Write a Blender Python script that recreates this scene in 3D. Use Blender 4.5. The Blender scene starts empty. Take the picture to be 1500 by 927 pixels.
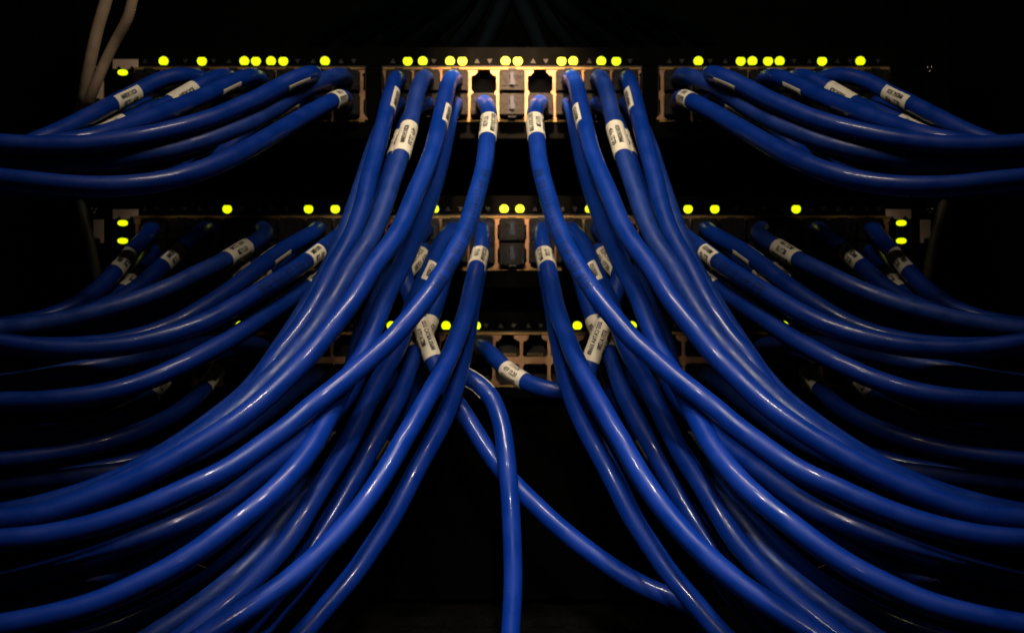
import bpy, bmesh, math, random
from mathutils import Vector, Matrix, noise
random.seed(7)
sc = bpy.context.scene
col = sc.collection
MM = 0.001
CX, CY, PX = 749.5, 463.5, 3.0            # photo centre, pixels per millimetre on the switch faces

# ------------------------------------------------------------------ camera
cam = bpy.data.objects.new('camera', bpy.data.cameras.new('camera'))
col.objects.link(cam); sc.camera = cam
cam.location = (0, -0.6, 0); cam.rotation_euler = (math.radians(90), 0, 0)
cam.data.sensor_width = 36; cam.data.lens = 43.25
cam.data.clip_start = 0.01; cam.data.clip_end = 20
cam.data.dof.use_dof = True
cam.data.dof.focus_distance = 0.475
cam.data.dof.aperture_fstop = 13

# ------------------------------------------------------------------ world and lamps
w = bpy.data.worlds.new('World'); sc.world = w; w.use_nodes = True
w.node_tree.nodes['Background'].inputs[0].default_value = (0.5, 0.46, 0.42, 1)
w.node_tree.nodes['Background'].inputs[1].default_value = 0.010
def area(name, loc, target, size, power, color, spread=180, shape='DISK', sy=None):
    l = bpy.data.lights.new(name, 'AREA'); l.shape = shape; l.size = size
    if sy: l.size_y = sy
    l.energy = power; l.color = color; l.spread = math.radians(spread)
    o = bpy.data.objects.new(name, l); col.objects.link(o); o.location = loc
    o.rotation_euler = (Vector(target)-Vector(loc)).to_track_quat('-Z', 'Y').to_euler()
    return o
for s in (-1, 1):
    area('key_lamp', (s*0.06, -0.35, 0.30), (s*0.01, -0.23, -0.05), 0.022, 0.087, (1.0, 0.97, 0.93), 50)
    area('front_lamp', (s*0.055, -0.50, 0.21), (-s*0.01, 0.0, 0.025), 0.03, 0.021, (1.0, 0.84, 0.62), 24)
area('top_lamp', (0, -0.25, 0.34), (0, -0.07, 0.10), 0.14, 0.31, (1.0, 0.86, 0.70), 120, 'RECTANGLE', 0.010)
area('low_lamp', (0.02, -0.57, 0.11), (0, -0.12, -0.13), 0.02, 0.026, (1.0, 0.95, 0.9), 30)
area('port_fill', (0, -0.20, 0.32), (0, 0.0, 0.105), 0.02, 0.15, (1.0, 0.62, 0.34), 18)  # added narrow beam that brightens the middle ports of the top switch

sc.view_settings.view_transform = 'Standard'; sc.view_settings.look = 'None'
sc.view_settings.exposure = 0; sc.view_settings.gamma = 1
sc.cycles.use_denoising = True
sc.cycles.max_bounces = 3; sc.cycles.diffuse_bounces = 0

# ------------------------------------------------------------------ materials
def mat(name, color, rough=0.5, speck=0, metal=0.0, bump=None, spec=0.5, var=None, emit=None, coat=0):
    m = bpy.data.materials.new(name); m.use_nodes = True
    nt = m.node_tree; b = nt.nodes['Principled BSDF']
    b.inputs['Base Color'].default_value = (*color, 1); b.inputs['Roughness'].default_value = rough
    b.inputs['Metallic'].default_value = metal; b.inputs['Specular IOR Level'].default_value = spec
    b.inputs['Coat Weight'].default_value = coat; b.inputs['Coat Roughness'].default_value = .09
    tc = nt.nodes.new('ShaderNodeTexCoord')
    if var:
        n = nt.nodes.new('ShaderNodeTexNoise'); n.inputs['Scale'].default_value = var[0]; n.inputs['Detail'].default_value = 5
        nt.links.new(tc.outputs['Object'], n.inputs['Vector'])
        r = nt.nodes.new('ShaderNodeMapRange'); r.inputs[3].default_value = 1-var[1]; r.inputs[4].default_value = 1+var[1]
        r.inputs[1].default_value = .3; r.inputs[2].default_value = .7
        nt.links.new(n.outputs[0], r.inputs[0])
        mx = nt.nodes.new('ShaderNodeVectorMath'); mx.operation = 'SCALE'; mx.inputs[0].default_value = color
        nt.links.new(r.outputs[0], mx.inputs['Scale']); nt.links.new(mx.outputs[0], b.inputs['Base Color'])
        if speck:                                # tiny pale dust flecks
            n3 = nt.nodes.new('ShaderNodeTexNoise'); n3.inputs['Scale'].default_value = 2600; n3.inputs['Detail'].default_value = 0
            nt.links.new(tc.outputs['Object'], n3.inputs['Vector'])
            r3 = nt.nodes.new('ShaderNodeMapRange'); r3.inputs[1].default_value = speck; r3.inputs[2].default_value = speck+.03
            nt.links.new(n3.outputs[0], r3.inputs[0])
            m3 = nt.nodes.new('ShaderNodeMix'); m3.data_type = 'RGBA'
            nt.links.new(r3.outputs[0], m3.inputs['Factor']); nt.links.new(mx.outputs[0], m3.inputs['A']); m3.inputs['B'].default_value = (.09, .13, .25, 1)
            nt.links.new(m3.outputs['Result'], b.inputs['Base Color'])
        r2 = nt.nodes.new('ShaderNodeMapRange'); r2.inputs[3].default_value = rough*.75; r2.inputs[4].default_value = min(rough*1.35, 1)
        r2.inputs[1].default_value = .35; r2.inputs[2].default_value = .65
        nt.links.new(n.outputs[0], r2.inputs[0]); nt.links.new(r2.outputs[0], b.inputs['Roughness'])
    if bump:
        prev = None
        for sc_, st in bump:
            n = nt.nodes.new('ShaderNodeTexNoise'); n.inputs['Scale'].default_value = sc_; n.inputs['Detail'].default_value = 3
            nt.links.new(tc.outputs['Object'], n.inputs['Vector'])
            bp = nt.nodes.new('ShaderNodeBump'); bp.inputs['Strength'].default_value = 1; bp.inputs['Distance'].default_value = st
            nt.links.new(n.outputs[0], bp.inputs['Height'])
            if prev: nt.links.new(prev.outputs[0], bp.inputs['Normal'])
            prev = bp
        nt.links.new(prev.outputs[0], b.inputs['Normal'])
    if emit:
        b.inputs['Emission Color'].default_value = (*emit[0], 1); b.inputs['Emission Strength'].default_value = emit[1]
    return m
M = {
 'blue': mat('blue_pvc', (0.0015, 0.033, 0.28), .42, bump=[(45, .00022)], var=(90, .10), spec=.30, coat=.24, speck=.83),
 'blue_dull': mat('blue_pvc_dusty', (0.006, 0.036, 0.24), .46, bump=[(50, .00025)], var=(140, .16), spec=.4, speck=.79),
 'label': mat('label_paper', (0.86, 0.78, 0.62), .5, bump=[(400, .00008)], var=(250, .06)),
 'ink': mat('black_ink', (0.012, 0.010, 0.010), .6),
 'print': mat('jacket_ink', (0.001, 0.0015, 0.006), .7),
 'plug': mat('clear_plug_plastic', (0.006, 0.005, 0.0045), .55, bump=[(500, .0003)], var=(420, .6), spec=.18),
 'tab': mat('plug_tab_plastic', (0.012, 0.010, 0.008), .45, spec=.3),
 'black': mat('black_steel', (0.0012, 0.0012, 0.0011), .85, bump=[(300, .0001)], var=(80, .3), spec=.03),
 'dark': mat('port_black_plastic', (0.012, 0.010, 0.009), .6, spec=.2),
 'shield': mat('warm_shield_metal', (0.34, 0.175, 0.085), .5, metal=.2, bump=[(200, .0002)], var=(120, .2)),
 'brass': mat('brass_trim', (0.26, 0.15, 0.035), .5, metal=.3, var=(90, .35)),
 'beige': mat('beige_plate', (0.60, 0.42, 0.32), .5, var=(90, .15)),
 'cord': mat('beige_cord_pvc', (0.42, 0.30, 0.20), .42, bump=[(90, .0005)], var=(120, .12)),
 'olive': mat('unlit_lens', (0.006, 0.0056, 0.0016), .7),
 'steel': mat('screw_glint', (0.75, 0.55, 0.42), .25, metal=.9),
 'led': mat('lit_led', (0.3, 0.35, 0.02), .5, emit=((0.80, 1.0, 0.0), 1.25)),
 'shaded_pvc': mat('shaded_cable_pvc', (0.0005, 0.0012, 0.002), 1.0, spec=0.0),  # blue cables out of the light: their shade is put into the colour
 'dim_cord': mat('shaded_cord_pvc', (0.035, 0.025, 0.012), .55),  # tan cord darkened, the shade beside the posts is in its colour
 'wire': mat('brown_wire', (0.10, 0.065, 0.03), .5),
 'core': mat('blue_core', (0.001, 0.004, 0.022), .6),
 'dust': mat('dusty_black_steel', (0.004, 0.0036, 0.0026), .7, bump=[(500, .0005)], var=(700, .8), spec=.1),
}

# ------------------------------------------------------------------ helpers
def pt(x, y, d=0.0):
    """photo pixel on the switch-face plane, d millimetres in front of it -> world"""
    return Vector(((x-CX)/PX*MM, -d*MM, -(y-CY)/PX*MM))
def mesh_obj(name, bm, material, parent=None, smooth=False, mirror=False):
    if mirror:
        for v in bm.verts: v.co.x = -v.co.x
        bmesh.ops.reverse_faces(bm, faces=bm.faces)
    me = bpy.data.meshes.new(name); bm.to_mesh(me); bm.free()
    if smooth:
        for p in me.polygons: p.use_smooth = True
    me.materials.append(material)
    o = bpy.data.objects.new(name, me); col.objects.link(o)
    if parent:
        o.parent = parent
        o.matrix_parent_inverse = Matrix.Translation(-parent.location)
    return o
def empty(name, loc, label, cat, group=None):
    o = bpy.data.objects.new(name, None); col.objects.link(o); o.location = loc; o.empty_display_size = .01
    o['label'] = label; o['category'] = cat
    if group: o['group'] = group
    return o
def box(bm, x0, x1, y0, y1, d0, d1, bev=0.0):
    """x0..x1, y0..y1 in photo pixels on the face plane, d0..d1 mm"""
    a = pt(x0, y1, d0); b = pt(x1, y0, d1)
    r = bmesh.ops.create_cube(bm, size=1)
    for v in r['verts']:
        v.co = Vector(((a.x+b.x)/2+v.co.x*(b.x-a.x), (a.y+b.y)/2+v.co.y*abs(b.y-a.y), (a.z+b.z)/2+v.co.z*(b.z-a.z)))
    if bev:
        es = list({e for v in r['verts'] for e in v.link_edges})
        bmesh.ops.bevel(bm, geom=es, offset=bev*MM, segments=2, affect='EDGES')
def prism(bm, outline, d0, d1):
    """outline of photo-pixel points extruded from d0 to d1 mm"""
    vs0 = [bm.verts.new(pt(x, y, d0)) for x, y in outline]; vs1 = [bm.verts.new(pt(x, y, d1)) for x, y in outline]
    n = len(outline)
    f = [bm.faces.new(vs1), bm.faces.new(list(reversed(vs0)))]
    for i in range(n): f.append(bm.faces.new((vs0[i], vs0[(i+1) % n], vs1[(i+1) % n], vs1[i])))
    bmesh.ops.recalc_face_normals(bm, faces=f)
def spline(P, step):
    out = []
    n = len(P)
    for i in range(n-1):
        p0 = P[max(i-1, 0)]; p1 = P[i]; p2 = P[i+1]; p3 = P[min(i+2, n-1)]
        k = max(2, int((p2-p1).length/step))
        for j in range(k):
            t = j/k
            out.append(.5*((2*p1)+(-p0+p2)*t+(2*p0-5*p1+4*p2-p3)*t*t+(-p0+3*p1-3*p2+p3)*t**3))
    out.append(P[-1]); return out
class Path:
    def __init__(s, pts, step=2.0*MM):
        s.p = spline([Vector((x*MM, -d*MM, z*MM)) for x, z, d in pts], step)
        n = len(s.p); s.t = []; s.n = []; s.b = []; s.s = [0.0]
        for i in range(n):
            t = (s.p[min(i+1, n-1)]-s.p[max(i-1, 0)]).normalized(); s.t.append(t)
            if i: s.s.append(s.s[-1]+(s.p[i]-s.p[i-1]).length)
        ref = None                                  # parallel transport
        for i in range(n):
            t = s.t[i]
            ref = Vector((0.05, 0, 1)) if ref is None else ref
            nn = (ref-t*ref.dot(t)).normalized(); s.n.append(nn); s.b.append(t.cross(nn)); ref = nn
    def at(s, u):
        u = min(max(u, 0), s.s[-1]-1e-6)
        lo, hi = 0, len(s.s)-1
        while hi-lo > 1:
            m = (lo+hi)//2
            if s.s[m] <= u: lo = m
            else: hi = m
        f = (u-s.s[lo])/max(s.s[hi]-s.s[lo], 1e-9)
        p = s.p[lo].lerp(s.p[hi], f); t = s.t[lo].lerp(s.t[hi], f).normalized()
        return p, t, lo, f
    def face(s, u, v0):
        """point, outward (toward the viewer of the cable) and sideways direction at arc u, rolled like at arc v0"""
        p, t, i, f = s.at(u); p0, t0, i0, f0 = s.at(v0)
        V = Vector((0, -.6, 0))-p0; N0 = (V-t0*V.dot(t0)).normalized()
        a = math.atan2(N0.dot(s.b[i0]), N0.dot(s.n[i0]))
        n = s.n[i].lerp(s.n[min(i+1, len(s.n)-1)], f); n = (n-t*n.dot(t)).normalized(); b = t.cross(n)
        N = n*math.cos(a)+b*math.sin(a)
        return p, N, t.cross(N)
    def nearest(s, x, y):
        """arc length where the cable passes photo pixel x, y"""
        best = None
        for i, p in enumerate(s.p):
            k = .6/(.6+p.y)
            d = (CX+p.x/MM*PX*k-x)**2+(CY-p.z/MM*PX*k-y)**2
            if best is None or d < best[0]: best = (d, s.s[i])
        return best[1]
def tube_bm(path, r, seed, seg=24, wob=.009, start=0.0, cap=True):
    bm = bmesh.new(); rings = []
    for i, p in enumerate(path.p):
        if path.s[i] < start: continue
        ring = []
        for k in range(seg):
            a = 2*math.pi*k/seg
            q = noise.noise(Vector((path.s[i]*38+seed*7.1, math.cos(a)*.5, math.sin(a)*.5+seed)))
            q2 = noise.noise(Vector((path.s[i]*70+seed*3.7, math.cos(a), math.sin(a)+seed*2)))
            rr = r*(1+wob*q+wob*.45*q2)
            ring.append(bm.verts.new(p+(path.n[i]*math.cos(a)+path.b[i]*math.sin(a))*rr))
        rings.append(ring)
    for A, B in zip(rings[:-1], rings[1:]):
        for k in range(seg): bm.faces.new((A[k], A[(k+1) % seg], B[(k+1) % seg], B[k]))
    if cap: bm.faces.new(list(reversed(rings[0]))); bm.faces.new(rings[-1])
    bmesh.ops.recalc_face_normals(bm, faces=bm.faces)
    return bm
R = 3.8*MM
def wrap_bm(path, u0, u1, a0, a1, mid, ri, ro):
    """paper wrapped round the cable: arc u0..u1, angles a0..a1 from the viewer-facing side"""
    bm = bmesh.new(); nu = max(6, int((u1-u0)/(1.2*MM))); na = 30
    full = a1-a0 >= 2*math.pi-.01
    G = []
    for r in (ri, ro):
        g = []
        for i in range(nu+1):
            u = u0+(u1-u0)*i/nu; p, N, P = path.face(u, mid); row = []
            for k in range(na if full else na+1):
                a = a0+(a1-a0)*k/na
                row.append(bm.verts.new(p+(N*math.cos(a)+P*math.sin(a))*r))
            g.append(row)
        G.append(g)
    m = na if full else na
    for gi, g in enumerate(G):
        for i in range(nu):
            for k in range(m):
                k2 = (k+1) % na if full else k+1
                bm.faces.new((g[i][k], g[i][k2], g[i+1][k2], g[i+1][k]))
    for i in (0, nu):
        for k in range(m):
            k2 = (k+1) % na if full else k+1
            bm.faces.new((G[0][i][k], G[0][i][k2], G[1][i][k2], G[1][i][k]))
    if not full:
        for k in (0, na):
            for i in range(nu): bm.faces.new((G[0][i][k], G[0][i+1][k], G[1][i+1][k], G[1][i][k]))
    bmesh.ops.recalc_face_normals(bm, faces=bm.faces)
    return bm
_txt = {}
def text_mesh(body, size, bold=.05, stretch=1.0):
    key = (body, size, stretch)
    if key not in _txt:
        cu = bpy.data.curves.new('lettering', 'FONT'); cu.body = body; cu.size = size*MM*1.42
        cu.resolution_u = 2; cu.offset = bold*size*MM; cu.fill_mode = 'FRONT'; cu.space_character = 1.02
        o = bpy.data.objects.new('lettering', cu); col.objects.link(o)
        bpy.context.view_layer.update()
        me = bpy.data.meshes.new_from_object(o.evaluated_get(bpy.context.evaluated_depsgraph_get()))
        vs = [(v.co.x*stretch, v.co.y) for v in me.vertices]; fs = [tuple(p.vertices) for p in me.polygons]
        bpy.data.objects.remove(o); bpy.data.curves.remove(cu); bpy.data.meshes.remove(me)
        _txt[key] = (vs, fs)
    return _txt[key]
def letter_onto(bm, path, body, size, u_start, length, theta, mid, r):
    vs, fs = text_mesh(body, size)
    if not vs: return
    x0 = min(v[0] for v in vs); x1 = max(v[0] for v in vs); k = length/(x1-x0)
    bv = []
    for x, y in vs:
        u = u_start+(x-x0)*k; p, N, P = path.face(u, mid); a = theta-(y-size*MM*.5)/r
        bv.append(bm.verts.new(p+(N*math.cos(a)+P*math.sin(a))*r))
    for f in fs:
        try: bm.faces.new([bv[i] for i in f])
        except ValueError: pass
FONT57 = {'C': (14,17,16,16,16,17,14), 'A': (14,17,17,31,17,17,17), 'T': (31,4,4,4,4,4,4), '6': (14,16,16,30,17,17,14), 'U': (17,17,17,17,17,17,14),
 'P': (30,17,17,30,16,16,16), '4': (2,6,10,18,31,2,2), 'R': (30,17,17,30,20,18,17), 'E': (31,16,16,30,16,16,31), '1': (4,12,4,4,4,4,14),
 '2': (14,17,1,6,8,16,31), '3': (30,1,1,14,1,1,30), 'W': (17,17,17,21,21,27,17), 'G': (14,17,16,23,17,17,15), ' ': (0,)*7, 'F': (31,16,16,30,16,16,16)}
def dots_onto(bm, path, body, u_start, theta, mid, r, pitch=.27, rnd=None):
    x = 0
    for ch in body:
        g = FONT57[ch]
        for row in range(7):
            for cx in range(5):
                if g[row] >> (4-cx) & 1 and rnd.random() < .9:
                    u = u_start+(x+cx)*pitch*MM*1.1; a = theta-((3-row)*pitch*MM*1.25)/r; h = pitch*MM*.55
                    p, N, P = path.face(u, mid); q = []
                    _, t, _, _ = path.at(u)
                    for du, dv in ((-h, -h), (h, -h), (h, h), (-h, h)):
                        aa = a+dv/r
                        q.append(bm.verts.new(p+t*du+(N*math.cos(aa)+P*math.sin(aa))*r))
                    bm.faces.new(q)
        x += 6.4

# ------------------------------------------------------------------ switches
ROWS = [  # top y, centre half-pitch offset, pitch, first-post x for the three banks
    dict(top=104, posts=[749.5+41*(k-4.5) for k in range(10)], pitch=41.0),
    dict(top=321, posts=[749.5+s for s in sorted([-(23.5+40.2*k) for k in range(5)]+[23.5+40.2*k for k in range(5)])], pitch=40.2),
    dict(top=491, posts=[561.8+40.3*k for k in range(10)], pitch=40.3)]
def chord(x, y, r, up, d0, d1, bm):
    o = []
    for k in range(28):
        a = 2*math.pi*k/28; px = x+r*math.cos(a)*1.02; py = y+r*math.sin(a)
        if up: py = min(py, y+r*.80)
        else: py = max(py, y-r*.80)
        o.append((px, py))
    prism(bm, o, d0, d1)
def shield_bm(posts, top):
    bm = bmesh.new()
    for i, x in enumerate(posts):
        jit = 0
        l = 11 if i else 4; r_ = 11 if i < len(posts)-1 else 4
        # one post: T head with chamfered corners, stem, middle boss, foot
        prism(bm, [(x-l, top), (x+r_, top), (x+r_, top+3.5), (x+r_-4, top+7.5), (x+2.4, top+9), (x+2.0, top+29), (x+4.6, top+31), (x+4.6, top+42),
                   (x+2.4, top+45), (x+2.2, top+62), (x+4, top+66), (x+8, top+69.5), (x+8, top+72), (x-8, top+72), (x-8, top+69.5), (x-4, top+66), (x-2.2, top+62),
                   (x-2.4, top+45), (x-4.6, top+42), (x-4.6, top+31), (x-2.0, top+29), (x-2.4, top+9), (x-l+4 if i else x-3, top+7.5), (x-l, top+3.5)], -1.2, 1.0)
    for a, b in (zip(posts[:-1], posts[1:]) if top == 491 else ()):
        box(bm, a+4.7, b-4.7, top+31.5, top+41.5, -1.4, -.2)
    return bm
CAV = [0]
def socket_bm(x0, x1, y0, y1, up):
    """open-fronted dark cavity with a key notch and eight contact wires"""
    bm = bmesh.new(); t = .9
    box(bm, x0, x1, y0, y1, -13, -12)
    box(bm, x0, x0+t, y0, y1, -12, -1.6); box(bm, x1-t, x1, y0, y1, -12, -1.6)
    box(bm, x0+t, x1-t, y0, y0+t, -12, -1.6); box(bm, x0+t, x1-t, y1-t, y1, -12, -1.6)
    return bm
def contacts_bm(x0, x1, y0, y1, up):
    bm = bmesh.new(); w_ = (x1-x0-14)/8
    for k in range(8):
        x = x0+7+w_*(k+.5)
        if up: box(bm, x-.6, x+.6, y1-6, y1-2.2, -11.5, -4)
        else: box(bm, x-.6, x+.6, y0+2.2, y0+6, -11.5, -4)
    return bm
LIT = {0: [(240,1),(296,0),(358,1),(375,0),(397,1),(415,0),(476,1),(597,0),(619,1),(659,1),(677,0),(740,1),(758,0),
           (822,0),(839,1),(880,1),(902,0),(1022,1),(1084,0),(1101,1),(1124,0),(1141,1),(1203,0),(1259,1)],
       1: [(333,0),(452,0),(491,0),(636,1),(738,1),(761,1),(863,1),(1007,0),(1046,0),(1165,0)],
       2: [(352,1),(573,1),(653,1),(697,1),(845,1),(925,1),(1147,1)]}
LEDY = {0: 90.5, 1: 306.5, 2: 477}
names = [('uppermost black network switch, densest row of lit yellow-green lamps, above the middle unit'),
         ('middle black network switch between two other switches, cables plugged into its ports'),
         ('lowest black network switch with several empty beige-framed ports behind the blue cables')]
for r, row in enumerate(ROWS):
    top = row['top']; posts = row['posts']; pit = row['pitch']
    sw = empty('network_switch', pt(CX, top+36, 0), names[r], 'network switch', 'network switches mounted in the rack')
    left = [p-(posts[-1]-posts[0])-35 for p in posts]; right = [p+(posts[-1]-posts[0])+35 for p in posts]
    banks = [posts, left[1:], right[:-1]]
    # chassis: black front pieces round the recessed banks, body behind
    bm = bmesh.new()
    box(bm, 150, 1349, top-34, top+100, -60, -14)
    box(bm, 150, 1349, top-34, top-7, -14, 0, .3)
    box(bm, 150, 1349, top+76, top+100 if r < 2 else top+92, -14, 0, .3)
    edges = sorted([(b[0]-6, b[-1]+6) for b in banks]); xs = [150]+[e for p in edges for e in p]+[1349]
    for a, b in zip(xs[::2], xs[1::2]): box(bm, a, b, top-7, top+76, -14, -.4, .3)
    mesh_obj('chassis', bm, M['black'], sw)
    for bi, b in enumerate(banks):
        bm = bmesh.new(); x0, x1 = b[0]-6, b[-1]+6
        box(bm, x0, x1, top-7, top-4.5, -13, .3); box(bm, x0, x1, top+73.5, top+76, -13, .3)
        box(bm, x0, x0+1.5, top-4.5, top+73.5, -13, .3); box(bm, x1-1.5, x1, top-4.5, top+73.5, -13, .3)
        mesh_obj('bank_frame', bm, M['dark'], sw)
        bm = bmesh.new(); box(bm, b[0]-4, b[-1]+4, top-4.3, top-1.2, -1, .9); box(bm, b[0]-4, b[-1]+4, top+73-.6, top+73+2.2, .35, .9)
        mesh_obj('trim_strip', bm, M['brass'], sw)
        mesh_obj('port_shield', shield_bm(b, top), M['shield'], sw)
        for a, c_ in zip(b[:-1], b[1:]):
            for up in (1, 0):
                y0, y1 = (top-1, top+33) if up else (top+40, top+73)
                p = mesh_obj('port', socket_bm(a+.6, c_-.6, y0, y1, up), M['dark'], sw)
                if r == 2 and bi == 0: mesh_obj('contact_wires', contacts_bm(a+.6, c_-.6, y0, y1, up), M['brass'], p)
    bm = bmesh.new()
    # port lamps: a lit one is a rounded lens, an unlit one a small olive arrow
    for x, up in LIT[r]:
        bm = bmesh.new(); chord(x, LEDY[r], 6.7 if r == 0 else 6.4, up, -.5, .6, bm); mesh_obj('lit_lamp', bm, M['led'], sw)
    for b in banks:
        for a, c_ in zip(b[:-1], b[1:]):
            for x, up in (((a+c_)/2-10, 1), ((a+c_)/2+8.5, 0)):
                if any(abs(x-q) < 14 for q, _ in LIT[r]): continue
                bm = bmesh.new(); y = LEDY[r]
                prism(bm, [(x-4, y+3), (x+4, y+3), (x, y-4)] if up else [(x-4, y-3), (x, y+4), (x+4, y-3)], -.4, .3)
                mesh_obj('unlit_lamp', bm, M['olive'], sw)
    sides = [1, -1] if r == 1 else ([1] if r == 0 else [])
    for sd in sides:
        X = lambda x: x if sd == 1 else 2*CX-x
        for y in ((107,) if r == 0 else (327, 353)):
            bm = bmesh.new(); prism(bm, [(X(180)+7.0*math.copysign(abs(math.cos(a))**.8, math.cos(a)), y+4.0*math.copysign(abs(math.sin(a))**.8, math.sin(a))) for a in [2*math.pi*k/24 for k in range(24)]], -.4, .5)
            mesh_obj('status_lamp', bm, M['led'], sw)
        ty = 88 if r == 0 else 307
        bm = bmesh.new(); o = [(166, ty), (203, ty), (203, ty+14), (198, ty+14), (194, ty+9), (190, ty+14), (179, ty+14), (174, ty+9), (170, ty+14), (166, ty+14)]
        prism(bm, [(X(x), y) for x, y in o], 0.05, .6); mesh_obj('badge_plate', bm, M['beige'], sw)
        ey = 118 if r == 0 else 322
        bm = bmesh.new(); prism(bm, [(X(138), ey), (X(152), ey), (X(152), ey+34), (X(147), ey+34), (X(144), ey+28), (X(138), ey+26)], -1, .9)
        ear = mesh_obj('mounting_ear', bm, M['beige'], sw)
        bm = bmesh.new(); prism(bm, [(X(144.5)+4*math.cos(a), ey+31+4.2*math.sin(a)) for a in [2*math.pi*k/16 for k in range(16)]], .95, 1.3)
        mesh_obj('ear_hole', bm, M['dark'], ear)

# ------------------------------------------------------------------ rack
for s, nm in ((1, 'left-side'), (-1, 'right-side')):
    rp = empty('rack_post', pt(CX-s*(CX-128), 463, -3), 'black vertical rack post behind the %s cables' % nm, 'rack post', 'upright posts of the rack')
    bm = bmesh.new(); xa, xb = sorted((CX-s*(CX-104), CX-s*(CX-149)))
    box(bm, xa, xb, -80, 1010, -6, -3, .4); box(bm, xa, xa+4, -80, 1010, -60, -6); mesh_obj('upright', bm, M['black'], rp)
    for y in (101, 308, 372):
        x = CX-s*(CX-137); bm = bmesh.new()
        prism(bm, [(x+5.6*math.cos(a), y+5.6*math.sin(a)) for a in [2*math.pi*k/20 for k in range(20)]], -3, -1.4)
        bmesh.ops.bevel(bm, geom=[e for e in bm.edges if abs(e.verts[0].co.y-e.verts[1].co.y) < 1e-6 and e.verts[0].co.y > 1.2*MM], offset=.5*MM, segments=3, affect='EDGES')
        sr = mesh_obj('screw', bm, M['black'], rp, smooth=False)
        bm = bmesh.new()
        for a in (90, 215, 325):  # three bright beads stand in for glints on the screw head
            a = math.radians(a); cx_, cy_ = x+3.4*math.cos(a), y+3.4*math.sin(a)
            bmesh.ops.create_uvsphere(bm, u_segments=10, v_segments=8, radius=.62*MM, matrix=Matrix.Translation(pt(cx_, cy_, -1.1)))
        mesh_obj('glint_bead', bm, M['steel'], sr, smooth=True)
bm = bmesh.new(); box(bm, -700, 2200, -500, 1600, -95, -90)
o = mesh_obj('wall', bm, M['black']); o['kind'] = 'structure'
bm = bmesh.new(); box(bm, 150, 1349, 584, 884, -12, -9, .5)
o = mesh_obj('blank_panel', bm, M['black']); o['label'] = 'plain black blank panel under the lowest switch, behind the single hanging cable'; o['category'] = 'panel'
bm = bmesh.new(); box(bm, 150, 1349, 893, 935, -60, 14, .8)
for k in range(14): box(bm, 190+k*84, 190+k*84+46, 899, 906, 14.02, 14.6, .2)
o = mesh_obj('rack_shelf', bm, M['dust']); o['label'] = 'dusty black shelf edge beneath the blank panel at the bottom of the rack'; o['category'] = 'shelf'

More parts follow.
